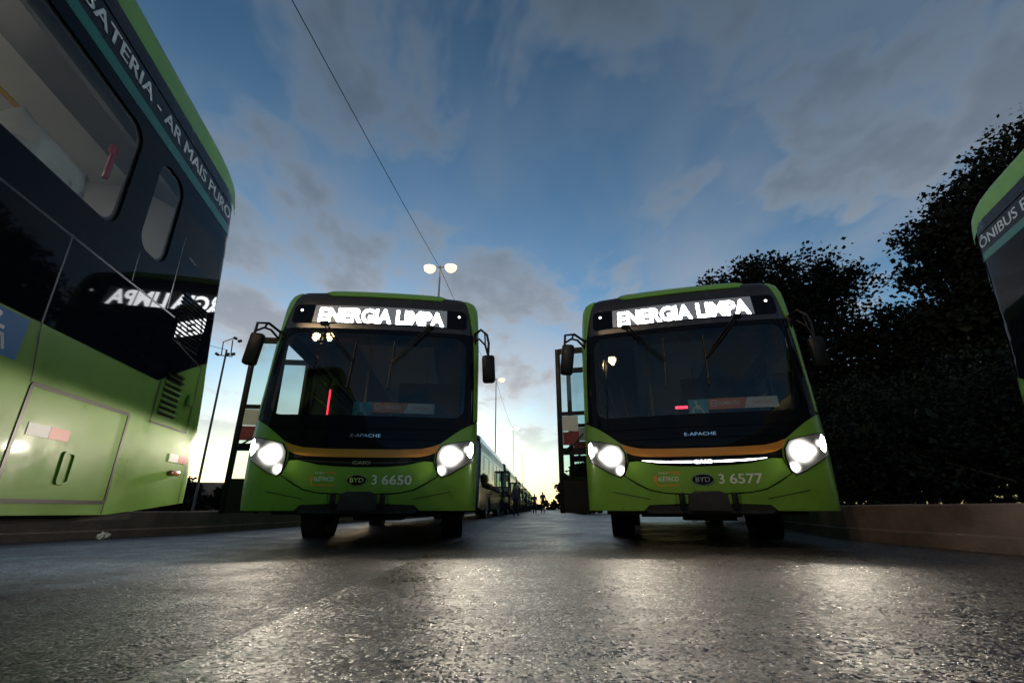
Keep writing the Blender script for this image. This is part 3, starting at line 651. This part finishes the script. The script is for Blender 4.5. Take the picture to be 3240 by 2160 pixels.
        MB().tube([(-1.66, yd-.05, 1.16), (-1.5, yd-.06, 1.27), (-1.40, yd-.05, 1.38)], .012, 6).build('door_handle', POLED, do)
    return B, band
bus0, band0 = build_bus()

def dress(B, num, lit, drl, card_x):
    """number, destination display, lamps, dash cards"""
    if num: text('fleet_number', '3', front, .135, .678, .098, .0135, WHITE, B, bold=.012)
    if num: text('fleet_number', num, front, .245, .678, .098, .0135, WHITE, B, width=.33, bold=.012)
    lg = decal('emblem', strokes([[(-.30, .80), (-.335, .80), (-.28, .80), (-.262, .775)]][:1], .014)+strokes([[(-.40, .803), (-.30, .803), (-.285, .785)], [(-.53, .73), (-.515, .675), (-.50, .665), (-.28, .665)]], .014)+[disc((-.527, .735), .02, 12, .032)], front, .0135, ORANGE, B)
    text('emblem_lettering', 'ÔNIBUS', front, -.495, .788, .020, .0135, WHITE, lg, width=.10); text('emblem_lettering', 'ELÉTRICO', front, -.497, .712, .042, .0135, WHITE, lg, width=.215, bold=.012)
    dw = panel('destination_display', [[(-.875, 2.715), (.875, 2.715), (.875, 2.975), (-.875, 2.975)]], front, .014, .002, LEDBG if lit else LEDOFF, B, .1, 0)
    if lit: text('destination_lettering', 'ENERGIA LIMPA', front, -.805, 2.728, .195, .017, LED, dw, width=1.64, bold=.036)
    for sg in (-1, 1):
        p, q = SN(front, sg*1.035, 2.895); MB().dome(p+q*.010, q, .017, .012, 12).build('clearance_lamp', MARKW if lit else CLEAR, B)
        hl = LAMP if lit else CLEAR
        hp = [(.84, .935), (.845, 1.03), (.895, 1.11), (1.02, 1.145), (1.16, 1.178), (1.222, 1.188), (1.238, 1.1), (1.225, .957), (1.115, .882), (.995, .80), (.902, .768), (.866, .81)]
        if lit: panel('headlamp_lens', [hp if sg > 0 else [(-a_, b_) for a_, b_ in hp][::-1]], front, .030, .008, LENS, B, .02, .02)
        for x, z, r_ in (() if lit else ((1.0, 1.0, .1), (.905, .84, .055), (1.10, .985, .06))):
            p, q = SN(front, sg*x, z); MB().dome(p+q*.017, q, r_, .03, 24).build('headlamp', hl, B)
        dr = [(1.165, 1.02), (1.20, .985), (1.222, 1.05), (1.222, 1.15), (1.20, 1.175), (1.18, 1.12)]
        panel('running_light', [dr if sg > 0 else [(-a, b) for a, b in dr][::-1]], front, .034, .006, DRL if lit else CLEAR, B, .02, .03)
    for sg in (-1, 1):
        pl = [(.115, .905), (.30, .908), (.50, .918), (.66, .940), (.56, .936), (.40, .928), (.115, .922)]
        panel('light_bar', [pl if sg > 0 else [(-a, b) for a, b in pl][::-1]], front, .006, .004, DRL if drl else LEDOFF, B, .06, 0)
    tb = panel('light_bar', [rr(-.11, .11, .893, .933, .006)], front, .0055, .003, LEDOFF, B)
    text('bar_lettering', 'CAIO', front, 0, .897, .033, .0095, DRL if drl else CHROME, tb, width=.20, align=.5, bold=.03)
    x = card_x
    cd = panel('accessibility_card', [[(x, 1.43), (x+.215, 1.43), (x+.215, 1.645), (x, 1.645)]], front, -.035, .002, CYAN, B); decal('card_symbol', wheelchair(x+.105, 1.535, .2), front, -.0335, WHCARD, cd)
    bn = panel('fare_banner', [[(x+.22, 1.515), (x+.60, 1.515), (x+.65, 1.645), (x+.22, 1.645)]], front, -.037, .002, ORCARD, B, .1, 0)
    decal('banner_symbol', strokes([[(x+.255, 1.555), (x+.315, 1.555), (x+.315, 1.62), (x+.255, 1.62), (x+.255, 1.555)], [(x+.255, 1.585), (x+.315, 1.585)]], .010), front, -.0355, WHCARD, bn)
    text('banner_lettering', 'DOMINGÃO', front, x+.335, 1.565, .042, -.0355, WHCARD, bn, width=.23, bold=.02)
    bw = panel('fare_banner', [[(x+.603, 1.515), (x+.97, 1.515), (x+.97, 1.645), (x+.653, 1.645)]], front, -.037, .002, WHCARD, B, .1, 0)
    text('banner_lettering', 'Tarifa Zero', front, x+.70, 1.565, .04, -.0355, ORCARD, bw, width=.21)

def place(B, Cw, front_ang):      # front_ang: direction of local +x in degrees
    B.location = (Cw[0], Cw[1], 0); B.rotation_euler = (0, 0, R(front_ang))
A1, A2 = 6.77, -15.57
bare = [bus0]
far = lambda o: o.name.split('.')[0] not in ('seat', 'dashboard', 'steering_wheel', 'driver_partition', 'driver_seat', 'sun_visor', 'handrail', 'grab_pole', 'louvre', 'hatch_latch', 'service_hatch', 'reflective_tape', 'tow_bracket', 'tow_cover', 'emergency_handle', 'model_lettering', 'badge')
bus2 = copy_tree(bus0); busL = copy_tree(bus0); busR = copy_tree(bus0)
row_proto = copy_tree(bus0, None, far)
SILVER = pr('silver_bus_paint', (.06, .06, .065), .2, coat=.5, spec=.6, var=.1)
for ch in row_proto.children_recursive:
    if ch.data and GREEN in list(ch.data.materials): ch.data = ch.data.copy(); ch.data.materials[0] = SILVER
# the two facing the camera
place(bus0, (-1.750, 5.635), A1); place(bus2, (2.200, 5.50), A2)
props(bus0, 'lime green electric bus numbered 3 6650 facing the camera, its light bar dark', 'bus', 'lime green electric buses')
props(bus2, 'lime green electric bus numbered 3 6577 facing the camera with a lit light bar', 'bus', 'lime green electric buses')
dress(bus0, '6650', True, False, -.19); dress(bus2, '6577', True, True, -.065)
MB().box((-.86, 1.25, 1.88), (.02, .02, .46)).build('door_warning_strip', REDLED, bus0, False)
panel('route_display', [[(-.215, 1.545), (-.075, 1.545), (-.075, 1.58), (-.215, 1.58)]], front, -.05, .004, REDLED, bus2)
# the two whose flanks frame the picture: rear corner given
def place_rear(B, corner, ang, left):
    # ang: heading of the flank away from the camera, degrees right of +Y ; local +y runs along it
    a = R(-ang); X = V((math.cos(a), math.sin(a))); Y = V((-math.sin(a), math.cos(a)))
    o = V(corner)-X*(1.313*.97 if left else -1.313*.97)-Y*LEN
    B.location = (o.x, o.y, 0); B.rotation_euler = (0, 0, a)
place_rear(busL, (-2.60, 3.645), -11, True)
for y_ in (8.2, 10.0):     # the cabin lamps that light the wrapped seats
    MB().box((-.25, y_, 2.955), (.16, 1.1, .012)).build('ceiling_lamp', CABIN, busL, False)
place_rear(busR, (4.76, 4.10), 21.3, False)
dress(busL, None, False, False, -.1); dress(busR, None, False, False, -.1)
props(busL, 'lime green electric bus whose black glossy flank and louvres fill the left edge', 'bus', 'lime green electric buses')
props(busR, 'lime green electric bus cropped by the right edge, only its rear roof corner showing', 'bus', 'lime green electric buses')
# the parked row running down the street
ROWA = 3.86; d = V((math.sin(R(ROWA)), math.cos(R(ROWA)))); nrm = V((d.y, -d.x)); base_pt = V((-1.44, 18.2))
words = ('nearest', 'second', 'third', 'fourth', 'fifth', 'farthest')
for i in range(6):
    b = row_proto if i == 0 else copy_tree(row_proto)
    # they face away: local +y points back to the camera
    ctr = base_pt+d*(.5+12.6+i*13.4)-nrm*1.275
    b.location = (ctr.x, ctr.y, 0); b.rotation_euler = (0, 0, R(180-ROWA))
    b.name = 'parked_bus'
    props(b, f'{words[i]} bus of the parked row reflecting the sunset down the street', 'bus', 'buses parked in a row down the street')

# ------------------------------------------------------------------ headlight beams (lamps of the two lit buses)
def beam(B, ang, power):
    fwd = V((math.sin(R(ang)), -math.cos(R(ang)), 0))
    for sg in (-1, 1):
        p, q = SN(front, sg*1.0, 1.0); p = p+q*.09
        l = bpy.data.lights.new('headlight_beam', 'POINT'); l.energy = power; l.shadow_soft_size = .035; l.color = (1, .88, .70); l.use_nodes = True
        N = l.node_tree.nodes; L = l.node_tree.links; e = N['Emission']
        g = N.new('ShaderNodeNewGeometry'); sp = N.new('ShaderNodeSeparateXYZ'); L.new(g.outputs['Incoming'], sp.inputs[0])
        def mr(i, a, b, c, d_):
            n = N.new('ShaderNodeMapRange'); n.interpolation_type = 'SMOOTHSTEP'; L.new(i, n.inputs[0])
            for k, x in enumerate((a, b, c, d_)): n.inputs[k+1].default_value = x
            return n.outputs[0]
        def mm(op, a, b):
            n = N.new('ShaderNodeMath'); n.operation = op
            for i, x in enumerate((a, b)):
                if isinstance(x, (int, float)): n.inputs[i].default_value = x
                else: L.new(x, n.inputs[i])
            return n.outputs[0]
        dt = N.new('ShaderNodeVectorMath'); dt.operation = 'DOT_PRODUCT'; L.new(g.outputs['Incoming'], dt.inputs[0]); dt.inputs[1].default_value = fwd
        z = sp.outputs[2]
        prof_z = mm('MULTIPLY', mr(z, .012, -.016, 0, 1), mr(z, -.012, -.17, 1, .36))
        cut = mr(z, -.70, -.60, 0.0, 1)
        lat = mr(dt.outputs['Value'], .05, .95, .06, 1)
        L.new(mm('MULTIPLY', mm('MULTIPLY', prof_z, cut), lat), e.inputs['Strength'])
        o = bpy.data.objects.new('headlight_beam', l); C.objects.link(o); o.parent = B; o.location = p
beam(bus0, A1, 92); beam(bus2, A2, 80)

# ================================================================== ground and walls
def sheet(name, pts, z, mat, kind='structure'):
    me = bpy.data.meshes.new(name); me.from_pydata([(x, y, z) for x, y in pts], [], [tuple(range(len(pts)))]); me.update()
    return props(link(name, me, mat, None), kind=kind)
sheet('road', [(-600, -600), (600, -600), (600, 900), (-600, 900)], 0, ASPH)
# a later overlay of asphalt with a ragged edge
edge = [(3.5, 90), (.6, 40), (-.15, 20), (-.55, 10), (-.80, 5.2), (-.83, 4.16), (-.89, 3.2), (-.93, 2.34), (-.93, 1.8), (-.96, 1.46), (-1.02, .9), (-1.05, -.5), (-1.1, -6)]
right = lambda y: 4.68 if y < 7.4 else (4.68+(y-7.4)*.26)
pts = []
for i in range(len(edge)-1):
    k_ = 14 if edge[i][1] <= 5.3 else 10
    for k in range(k_):
        t = k/k_; x = edge[i][0]*(1-t)+edge[i+1][0]*t; y = edge[i][1]*(1-t)+edge[i+1][1]*t
        pts.append((x+noise.noise(V((0, y*4.1, 1)))*.035+noise.noise(V((0, y*17, 4)))*.016, y))
mb = MB(); n = len(pts)
mb.poly([(x, y, .011) for x, y in pts]+[(right(y), y, .006) for x, y in pts]+[(x-.012, y, -.001) for x, y in pts], [(i, i+1, n+i+1, n+i) for i in range(n-1)]+[(2*n+i, 2*n+i+1, i+1, i) for i in range(n-1)])
ro = mb.build('road_overlay', ASPH2, None, True, 80); props(ro, kind='structure')

def wall(name, path, h, t, label, ledge=.17):
    w = MB(); l = MB()
    P = [V((a, b)) for a, b in path]; left = []
    # resample for slight unevenness
    Q = []
    for i in range(len(P)-1):
        k = max(2, int((P[i+1]-P[i]).length/.7))
        Q += [P[i].lerp(P[i+1], j/k) for j in range(k)]
    Q.append(P[-1])
    for m_, hh, off in ((w, h, 0), (l, ledge, .035)):
        rows = []
        for i, p in enumerate(Q):
            dd = (Q[min(i+1, len(Q)-1)]-Q[max(i-1, 0)]).normalized(); nn = V((-dd.y, dd.x)); z = hh+noise.noise(V((p.x*.6, p.y*.6, off*40)))*.012
            rows += [(*(p-nn*off), 0), (*(p-nn*off), z-.02), (*(p-nn*(off-.02)), z), (*(p+nn*t), z), (*(p+nn*t), 0)]
        m_.poly(rows, [(i*5+j, i*5+j+1, (i+1)*5+j+1, (i+1)*5+j) for i in range(len(Q)-1) for j in range(4)]+[tuple(range(5)), tuple(range(len(rows)-5, len(rows)))])
    o = w.build(name, CONC, None, True, 40); props(o, label, 'wall'); l.build('wall_base', CONC, o, True, 40)
    return o
wall('low_wall', [(15, 3.5), (4.9, 4.2), (4.87, 4.79), (4.83, 6.06), (4.90, 7.46), (6.6, 12.5), (9.5, 21), (14, 40), (24, 90)][::-1], .47, .25, 'low brown concrete wall along the right side under the trees')
wall('low_wall', [(-13, -4), (-7.9, 3.2), (-6.64, 6.48), (-6.3, 7.39), (-5.72, 8.98), (-5.43, 12.93), (-5.0, 19), (-3.5, 45), (0, 95)][::-1][::-1], .38, .25, 'low brown concrete wall on the left behind the buses', .12)

wall('boundary_wall', [(-60, 22), (-30, 31), (-7.3, 38)], 2.15, .3, 'tall dark boundary wall far behind the left bus', .3)
# ================================================================== trees
def leaves(blobs, n, size, seed, shell=.75):
    rnd = random.Random(seed); verts = []; faces = []
    tot = sum((b[3]*b[4]*b[5])**(2/3) for b in blobs)
    for (cx, cy, cz, rx, ry, rz) in blobs:
        cnt = int(n*(rx*ry*rz)**(2/3)/tot); ncl = max(8, cnt//60); cl = []
        for _ in range(ncl):
            a = V((rnd.gauss(0, 1), rnd.gauss(0, 1), rnd.gauss(0, 1))).normalized()*(1-(1-shell)*1.6*rnd.random()**1.2)
            cl.append((cx+a.x*rx, cy+a.y*ry, cz+a.z*rz, rnd.uniform(.6, 1.25)))
        sg = .17*(rx+ry+rz)/3
        for k in range(cnt):
            c = cl[k % ncl]; s_ = sg*c[3]
            g3 = [max(-1.55, min(1.55, rnd.gauss(0, 1))) for _ in range(3)]; p = V((c[0]+g3[0]*s_, c[1]+g3[1]*s_, c[2]+g3[2]*s_*.75))
            if p.z < .15: p.z = .15+rnd.random()*.4
            u = V((rnd.gauss(0, 1), rnd.gauss(0, 1), rnd.gauss(0, .7))).normalized(); w = u.cross(V((rnd.gauss(0, 1), rnd.gauss(0, 1), rnd.gauss(0, 1)))).normalized()
            q_ = 1
            if k % 6 == 0: p = V((cx, cy, cz)).lerp(p, rnd.uniform(.35, .9)); q_ = 1.9
            L_ = q_*size*rnd.uniform(.6, 1.35); W_ = L_*.36; k0 = len(verts); m = u.cross(w)*L_*.1
            verts += [tuple(p), tuple(p+u*L_*.5+w*W_+m), tuple(p+u*L_), tuple(p+u*L_*.5-w*W_+m)]; faces.append((k0, k0+1, k0+2, k0+3))
    return verts, faces
def tree(name, label, base, blobs, n, size, seed, mat, group, cat='tree', trunk=.28):
    rnd = random.Random(seed+1); o = empty(name, base)
    bl = [(b[0]-base[0], b[1]-base[1], b[2], b[3], b[4], b[5]) for b in blobs]
    v, f = leaves(bl, n, size, seed); me = bpy.data.meshes.new('crown'); me.from_pydata(v, [], f); me.update(); link('crown', me, mat, o)
    t = MB(); zt = min(b[2] for b in bl)
    t.tube([(0, 0, -.1), (.03, 0, .5), (.1, .05, zt*.5), (.15, .05, zt)], [trunk*1.3, trunk, trunk*.85, trunk*.7], 10)
    for b in bl:
        e = V(b[:3]); s0 = V((.12, .05, min(zt*.8, e.z*.5))); m_ = s0.lerp(e, .5)+V((rnd.uniform(-.4, .4), rnd.uniform(-.4, .4), rnd.uniform(-.2, .5)))
        t.tube([s0, m_, e, e+V((rnd.uniform(-1, 1)*b[3]*.5, rnd.uniform(-1, 1)*b[4]*.5, b[5]*.6))], [trunk*.5, trunk*.34, trunk*.2, .03], 7)
    t.build('trunk', BARK, o)
    return props(o, label, cat, group)
G = 'dark trees beyond the right wall'
tree('broadleaf_tree', 'dark rounded tree rising directly behind the roof of bus 3 6577', (15.0, 24.5, 0),
     [(10.4, 24, 9.3, 2.5, 2.4, 2.4), (12.2, 24.2, 10.3, 2.4, 2.4, 2.4), (14.0, 24.5, 11.4, 3.2, 3, 2.8), (17.3, 24.5, 12.2, 2.9, 3, 2.5), (15.6, 25, 8, 5.2, 3.5, 3.4), (10.5, 24, 5.6, 3.4, 2.8, 3), (17, 25, 4.5, 5.5, 3, 3)], 52000, .23, 5, LEAF, G)
tree('broadleaf_tree', 'tall dark tree at the right edge, its feathery crown above the cropped bus', (19.5, 13.5, 0),
     [(14.4, 13, 8.3, 1.5, 1.8, 1.5), (16.0, 13.2, 9.7, 1.7, 2.0, 1.7), (18.0, 13.4, 10.9, 2.0, 2.2, 1.8), (21.2, 13.7, 12.7, 3.0, 3, 2.2), (17.6, 14, 8.6, 3.2, 3, 2.8), (21.5, 14, 10.5, 3.6, 3, 3.6), (17.5, 14.4, 5.0, 3.4, 2.6, 2.6), (15.0, 13.6, 6.0, 1.7, 1.8, 1.8)], 64000, .165, 8, LEAF2, G)
tree('broadleaf_tree', 'lower dark tree filling the gap between the rounded tree and the tall one', (19.8, 22, 0),
     [(18.2, 21.5, 7.6, 2.8, 2.4, 2.3), (21.2, 22, 7.9, 3, 2.6, 2.4), (24.5, 22, 8.2, 3.2, 2.6, 2.6), (20.5, 22.5, 4.4, 4.8, 2.6, 3)], 30000, .19, 21, LEAF2, G)
tree('shrub', 'leafy dark shrub just behind the right wall, nearest the cropped bus', (10.5, 9.6, 0), [(8.3, 10.0, 1.6, 1.6, 1.3, 1.5), (10.6, 9.6, 2.0, 2.0, 1.5, 1.8), (13.4, 9.2, 2.0, 2.2, 1.5, 1.9)], 17000, .11, 31, LEAF, 'shrubs behind the right wall', 'shrub', .07)
tree('shrub', 'wide dark shrub behind the right wall, beside the flank of bus 3 6577', (9.4, 14.5, 0), [(8.6, 14.3, 1.9, 1.7, 1.5, 1.8), (11.2, 14.6, 2.4, 2.2, 1.6, 2.2), (14.4, 14.8, 2.4, 2.4, 1.6, 2.3)], 16000, .13, 33, LEAF, 'shrubs behind the right wall', 'shrub', .08)
tree('shrub', 'large dark shrub mass under the tall tree at the right edge', (17.5, 9.8, 0), [(16.2, 9.8, 2.4, 2.2, 1.6, 2.2), (19.2, 10, 3.0, 2.6, 1.8, 2.8), (17.4, 12.6, 3.0, 3.4, 1.8, 2.6)], 18000, .13, 37, LEAF, 'shrubs behind the right wall', 'shrub', .09)
# far side of the street
tree('street_tree', 'small dark street tree beside the walking people, at the end of the right wall', (8.0, 62, 0), [(7.3, 61, 3.3, 1.5, 1.6, 1.2), (9.2, 62, 3.8, 2.0, 1.8, 1.5), (11.4, 63, 3.6, 2.2, 1.8, 1.6)], 4500, .4, 41, LEAF, 'far street trees', 'tree', .16)
tree('street_tree', 'small dark street tree behind the open door of bus 3 6577', (8.2, 46, 0), [(7.6, 46, 3.5, 1.7, 1.5, 1.4), (9.6, 46, 3.4, 1.8, 1.5, 1.5)], 4000, .34, 43, LEAF, 'far street trees', 'tree', .14)
tree('street_tree', 'hazy low tree at the far end of the street', (14.5, 110, 0), [(13, 110, 2.6, 2.6, 2, 1.4), (17, 110, 3.6, 3.6, 2, 2.0)], 3000, .6, 47, LEAF, 'far street trees', 'tree', .2)
def hedge(name, label, a, b, h, n, size, seed):
    a, b = V(a), V(b); k = int((b-a).length/(h*1.1)); rnd = random.Random(seed); bl = []
    for i in range(k+1):
        p = a.lerp(b, i/k); bl.append((p.x, p.y, h*.5, h*.75, h*.5, h*.55*rnd.uniform(.85, 1.15)))
    v, f = leaves(bl, n, size, seed); me = bpy.data.meshes.new(name); me.from_pydata(v, [], f); me.update(); return props(link(name, me, LEAF, None), label, 'hedge')
hedge('hedge', 'dark hedge line far behind the left wall', (-36, 30), (-7.5, 36), 2.0, 9000, .34, 51)
hedge('hedge', 'tall dark hedge behind the shrubs on the right', (8.5, 17.5), (40, 15), 3.4, 16000, .3, 59)
hedge('hedge', 'dark low hedge along the right side of the far street', (5.6, 36), (9.2, 85), 1.1, 6000, .25, 53)
hedge('hedge', 'distant dark hedge line closing the street', (-30, 150), (40, 160), 2.2, 6000, .7, 57)

# ================================================================== street lamps, poles, wires
def lamp(loc, h, az, lens, label, light=0, arm=.55, r=.1, twin=True):
    o = empty('street_lamp', (loc[0], loc[1], 0), az)
    MB().tube([(0, 0, 0), (0, 0, h*.5), (0, 0, h+.1)], [r, r*.8, r*.55], 10).build('post', POLE, o)
    a = MB()
    for sg in ((-1, 1) if twin else (1,)): a.tube([(0, 0, h-.05), (sg*arm*.6, 0, h+.05), (sg*arm, 0, h+.06)], .035, 8)
    a.build('arm', POLE, o)
    for sg in ((-1, 1) if twin else (1,)):
        hd = MB().box((sg*(arm+.18), 0, h+.09), (.6, .34, .12), bev=.04).build('lamp_head', POLE, o)
        MB().dome((sg*(arm+.18), 0, h+.035), (0, 0, -1), .42, .42, 16).build('lens', lens, hd)
        if light:
            l = bpy.data.lights.new('lamp_light', 'POINT'); l.energy = light; l.color = (1, .70, .40); l.shadow_soft_size = .15
            lo = bpy.data.objects.new('lamp_light', l); C.objects.link(lo); lo.parent = o; lo.location = (sg*(arm+.18), 0, h-.3)
    return props(o, label, 'street lamp', 'lamps along the street')
lamp((-4.93, 27.9), 16, R(-4), SODIUMW, 'lit twin-headed street lamp standing above the roof of bus 3 6650', 0)
lamp((-2.04, 57), 16, R(-4), SODIUMW, 'lit street lamp partly hidden by the right mirror of bus 3 6650', 0)
lamp((.24, 95), 16, R(-4), SODIUMF, 'pale distant twin street lamp over the parked row', 0)
lamp((3.0, 134), 16, R(-4), SODIUMF, 'farthest street lamp, a faint post over the end of the parked row', 0)
lamp((-9.3, -12), 16, R(-4), SODIUM, 'lit twin street lamp mirrored in the windshields of the two buses', 5600)
# floodlight pole on the left
fp = empty('floodlight_pole', (-16.35, 25, 0))
MB().tube([(0, 0, 0), (-.05, 0, 5), (-.1, 0, 9.0)], [.07, .06, .05], 8).build('post', POLED, fp)
MB().tube([(-.55, 0, 8.7), (.3, 0, 8.6)], .03, 6).tube([(-.35, 0, 8.7), (-.4, 0, 9.5), (.1, 0, 9.7)], .03, 6).tube([(.2, 0, 8.7), (.12, 0, 9.6)], .03, 6).build('bracket', POLED, fp)
for x, z, rt in ((.25, 9.72, 20), (.55, 9.55, -10), (-.6, 8.75, 30), (.0, 8.75, 0), (.32, 8.75, -20)):
    MB().box((x, 0, z), (.22, .14, .15), Matrix.Rotation(R(rt), 3, 'Y'), bev=.03).build('floodlight', POLED, fp)
props(fp, 'thin dark floodlight pole standing between the left bus and bus 3 6650', 'pole')
def wire(name, a, b, sag, r, label):
    a, b = V(a), V(b); pts = []
    for i in range(41):
        t = i/40; p = a.lerp(b, t); p.z -= sag*4*t*(1-t); pts.append(p)
    return props(MB().tube(pts, r, 6).build(name, CABLE), label, 'cable', 'overhead cables')
wire('overhead_cable', (-4.93, 27.9, 15.9), (-9.3, -12, 15.9), .5, .018, 'long dark cable sweeping overhead to the nearest twin lamp')
wire('overhead_cable', (-4.93, 27.9, 15.9), (-2.04, 57, 15.9), .5, .018, 'cable running on from the nearest twin lamp behind the right mirror of bus 3 6650')
wire('overhead_cable', (-2.04, 57, 15.9), (.24, 95, 15.9), .6, .018, 'thin cable between the two farther lamps down the street')
wire('overhead_cable', (-16.4, 25, 9.0), (-30, 7, 11), .5, .012, 'thin cable leaving the floodlight pole behind the left bus')

# crumpled paper by the left wall
b_ = bmesh.new(); bmesh.ops.create_icosphere(b_, subdivisions=3, radius=.06)
for v in b_.verts: v.co *= 1+.55*noise.noise(v.co*38)+.25*noise.noise(v.co*90)
for v in b_.verts: v.co.z *= .8
me = bpy.data.meshes.new('crumpled_paper'); b_.to_mesh(me); b_.free(); po = link('crumpled_paper', me, WHCARD, None); po.location = (-5.96, 7.25, .045); po.scale = (1.3, 1, 1)
props(po, 'small crumpled white paper on the road by the left wall', 'litter')
# ================================================================== people
def person(name, label, loc, rz, h, pose, cat='person', group=None, legs=None, pale=False):
    """one skinned figure; pose gives knee/foot/hand offsets"""
    k = h/1.75; J = {'pelvis': (0, 0, .95), 'waist': (0, 0, 1.1), 'chest': (0, .01, 1.32), 'neck': (0, .01, 1.49), 'chin': (0, -.015, 1.56), 'head': (0, -.01, 1.66), 'crown': (0, 0, 1.73)}
    E = [('pelvis', 'waist'), ('waist', 'chest'), ('chest', 'neck'), ('neck', 'chin'), ('chin', 'head'), ('head', 'crown')]
    Rr = {'pelvis': (.155, .12), 'waist': (.14, .105), 'chest': (.17, .115), 'neck': (.055, .055), 'chin': (.066, .075), 'head': (.082, .098), 'crown': (.05, .06)}
    for s, sg in (('l', 1), ('r', -1)):
        st = pose.get('stride', .1)*sg; sw = -pose.get('swing', .1)*sg
        J['hip'+s] = (sg*.09, 0, .9); J['knee'+s] = (sg*.10, -st*.6-.01, .5); J['ankle'+s] = (sg*.10, -st+.03, .09); J['toe'+s] = (sg*.11, -st-.14, .04)
        J['shoulder'+s] = (sg*.18, .01, 1.42); J['elbow'+s] = (sg*.23, -sw*.5+.03, 1.14); J['wrist'+s] = (sg*.23, -sw-.03, .91); J['hand'+s] = (sg*.225, -sw-.06, .80)
        E += [('pelvis', 'hip'+s), ('hip'+s, 'knee'+s), ('knee'+s, 'ankle'+s), ('ankle'+s, 'toe'+s), ('chest', 'shoulder'+s), ('shoulder'+s, 'elbow'+s), ('elbow'+s, 'wrist'+s), ('wrist'+s, 'hand'+s)]
        Rr.update({'hip'+s: (.095, .1), 'knee'+s: (.062, .066), 'ankle'+s: (.045, .05), 'toe'+s: (.035, .03), 'shoulder'+s: (.068, .068), 'elbow'+s: (.05, .05), 'wrist'+s: (.035, .035), 'hand'+s: (.03, .04)})
    if 'override' in pose: J.update(pose['override'])
    nm = list(J); me = bpy.data.meshes.new('person'); me.from_pydata([tuple(c*k for c in J[n_]) for n_ in nm], [(nm.index(a), nm.index(b)) for a, b in E], []); me.update()
    o = bpy.data.objects.new('tmp', me); C.objects.link(o)
    o.modifiers.new('s', 'SKIN'); o.modifiers.new('u', 'SUBSURF').levels = 1
    lay = me.skin_vertices[0] if me.skin_vertices else None
    if lay is None:
        b_ = bmesh.new(); b_.from_mesh(me); b_.verts.layers.skin.verify(); b_.to_mesh(me); b_.free(); lay = me.skin_vertices[0]
    for i, n_ in enumerate(nm): lay.data[i].radius = (Rr[n_][0]*k, Rr[n_][1]*k); lay.data[i].use_root = (n_ == 'pelvis')
    bpy.context.view_layer.update(); m2 = bpy.data.meshes.new_from_object(o.evaluated_get(bpy.context.evaluated_depsgraph_get())); bpy.data.objects.remove(o)
    m2.name = 'person'; m2.materials.clear()
    for m in (CLOTHW if pale else CLOTHG, CLOTHD, SKIN, HAIR): m2.materials.append(m)
    hd = V(J['head'])*k
    for p in m2.polygons:
        c = p.center; z = c.z/k; p.use_smooth = True
        wr = min((c-V(J['handl'])*k).length, (c-V(J['handr'])*k).length)
        if z > J['neck'][2]-.01: p.material_index = 3 if (c.z > hd.z+.03*k or (c.y > hd.y+.03 and c.z > hd.z-.07*k)) else 2
        elif wr < .11*k: p.material_index = 2
        elif z < .97 and abs(c.x) < .21*k: p.material_index = 1
        else: p.material_index = 0
    po = bpy.data.objects.new(name, m2); C.objects.link(po); po.location = loc; po.rotation_euler = (0, 0, rz)
    return props(po, label, cat, group)
person('person', 'person in dark clothes walking down the street, left of the pair', (1.94, 41.7, 0), R(180), 1.66, dict(stride=.16, swing=.14), group='people on the street')
person('person', 'taller person in dark clothes walking down the street, right of the pair', (2.66, 41.9, 0), R(175), 1.82, dict(stride=-.18, swing=-.15), group='people on the street')
person('person', 'person standing beside the parked row of buses in a grey top', (.22, 27.6, 0), R(20), 1.74, dict(stride=.05, swing=.05), group='people on the street')
seated = {'kneel': (.13, -.45, .98), 'kneer': (-.13, -.45, .98), 'anklel': (.13, -.5, .56), 'ankler': (-.13, -.5, .56), 'toel': (.13, -.64, .52), 'toer': (-.13, -.64, .52), 'hipl': (.1, -.06, .95), 'hipr': (-.1, -.06, .95),
          'elbowl': (.27, -.14, 1.2), 'elbowr': (-.27, -.14, 1.2), 'wristl': (.2, -.38, 1.22), 'wristr': (-.2, -.38, 1.22), 'handl': (.17, -.46, 1.24), 'handr': (-.17, -.46, 1.24)}
a = R(A1); lx, ly = .66, 1.40
person('person', 'driver in a pale shirt sitting dimly behind the windshield of bus 3 6650', (-1.750+lx*math.cos(a)-ly*math.sin(a), 5.635+lx*math.sin(a)+ly*math.cos(a), .06), a, 1.75, dict(override=seated), pale=True)
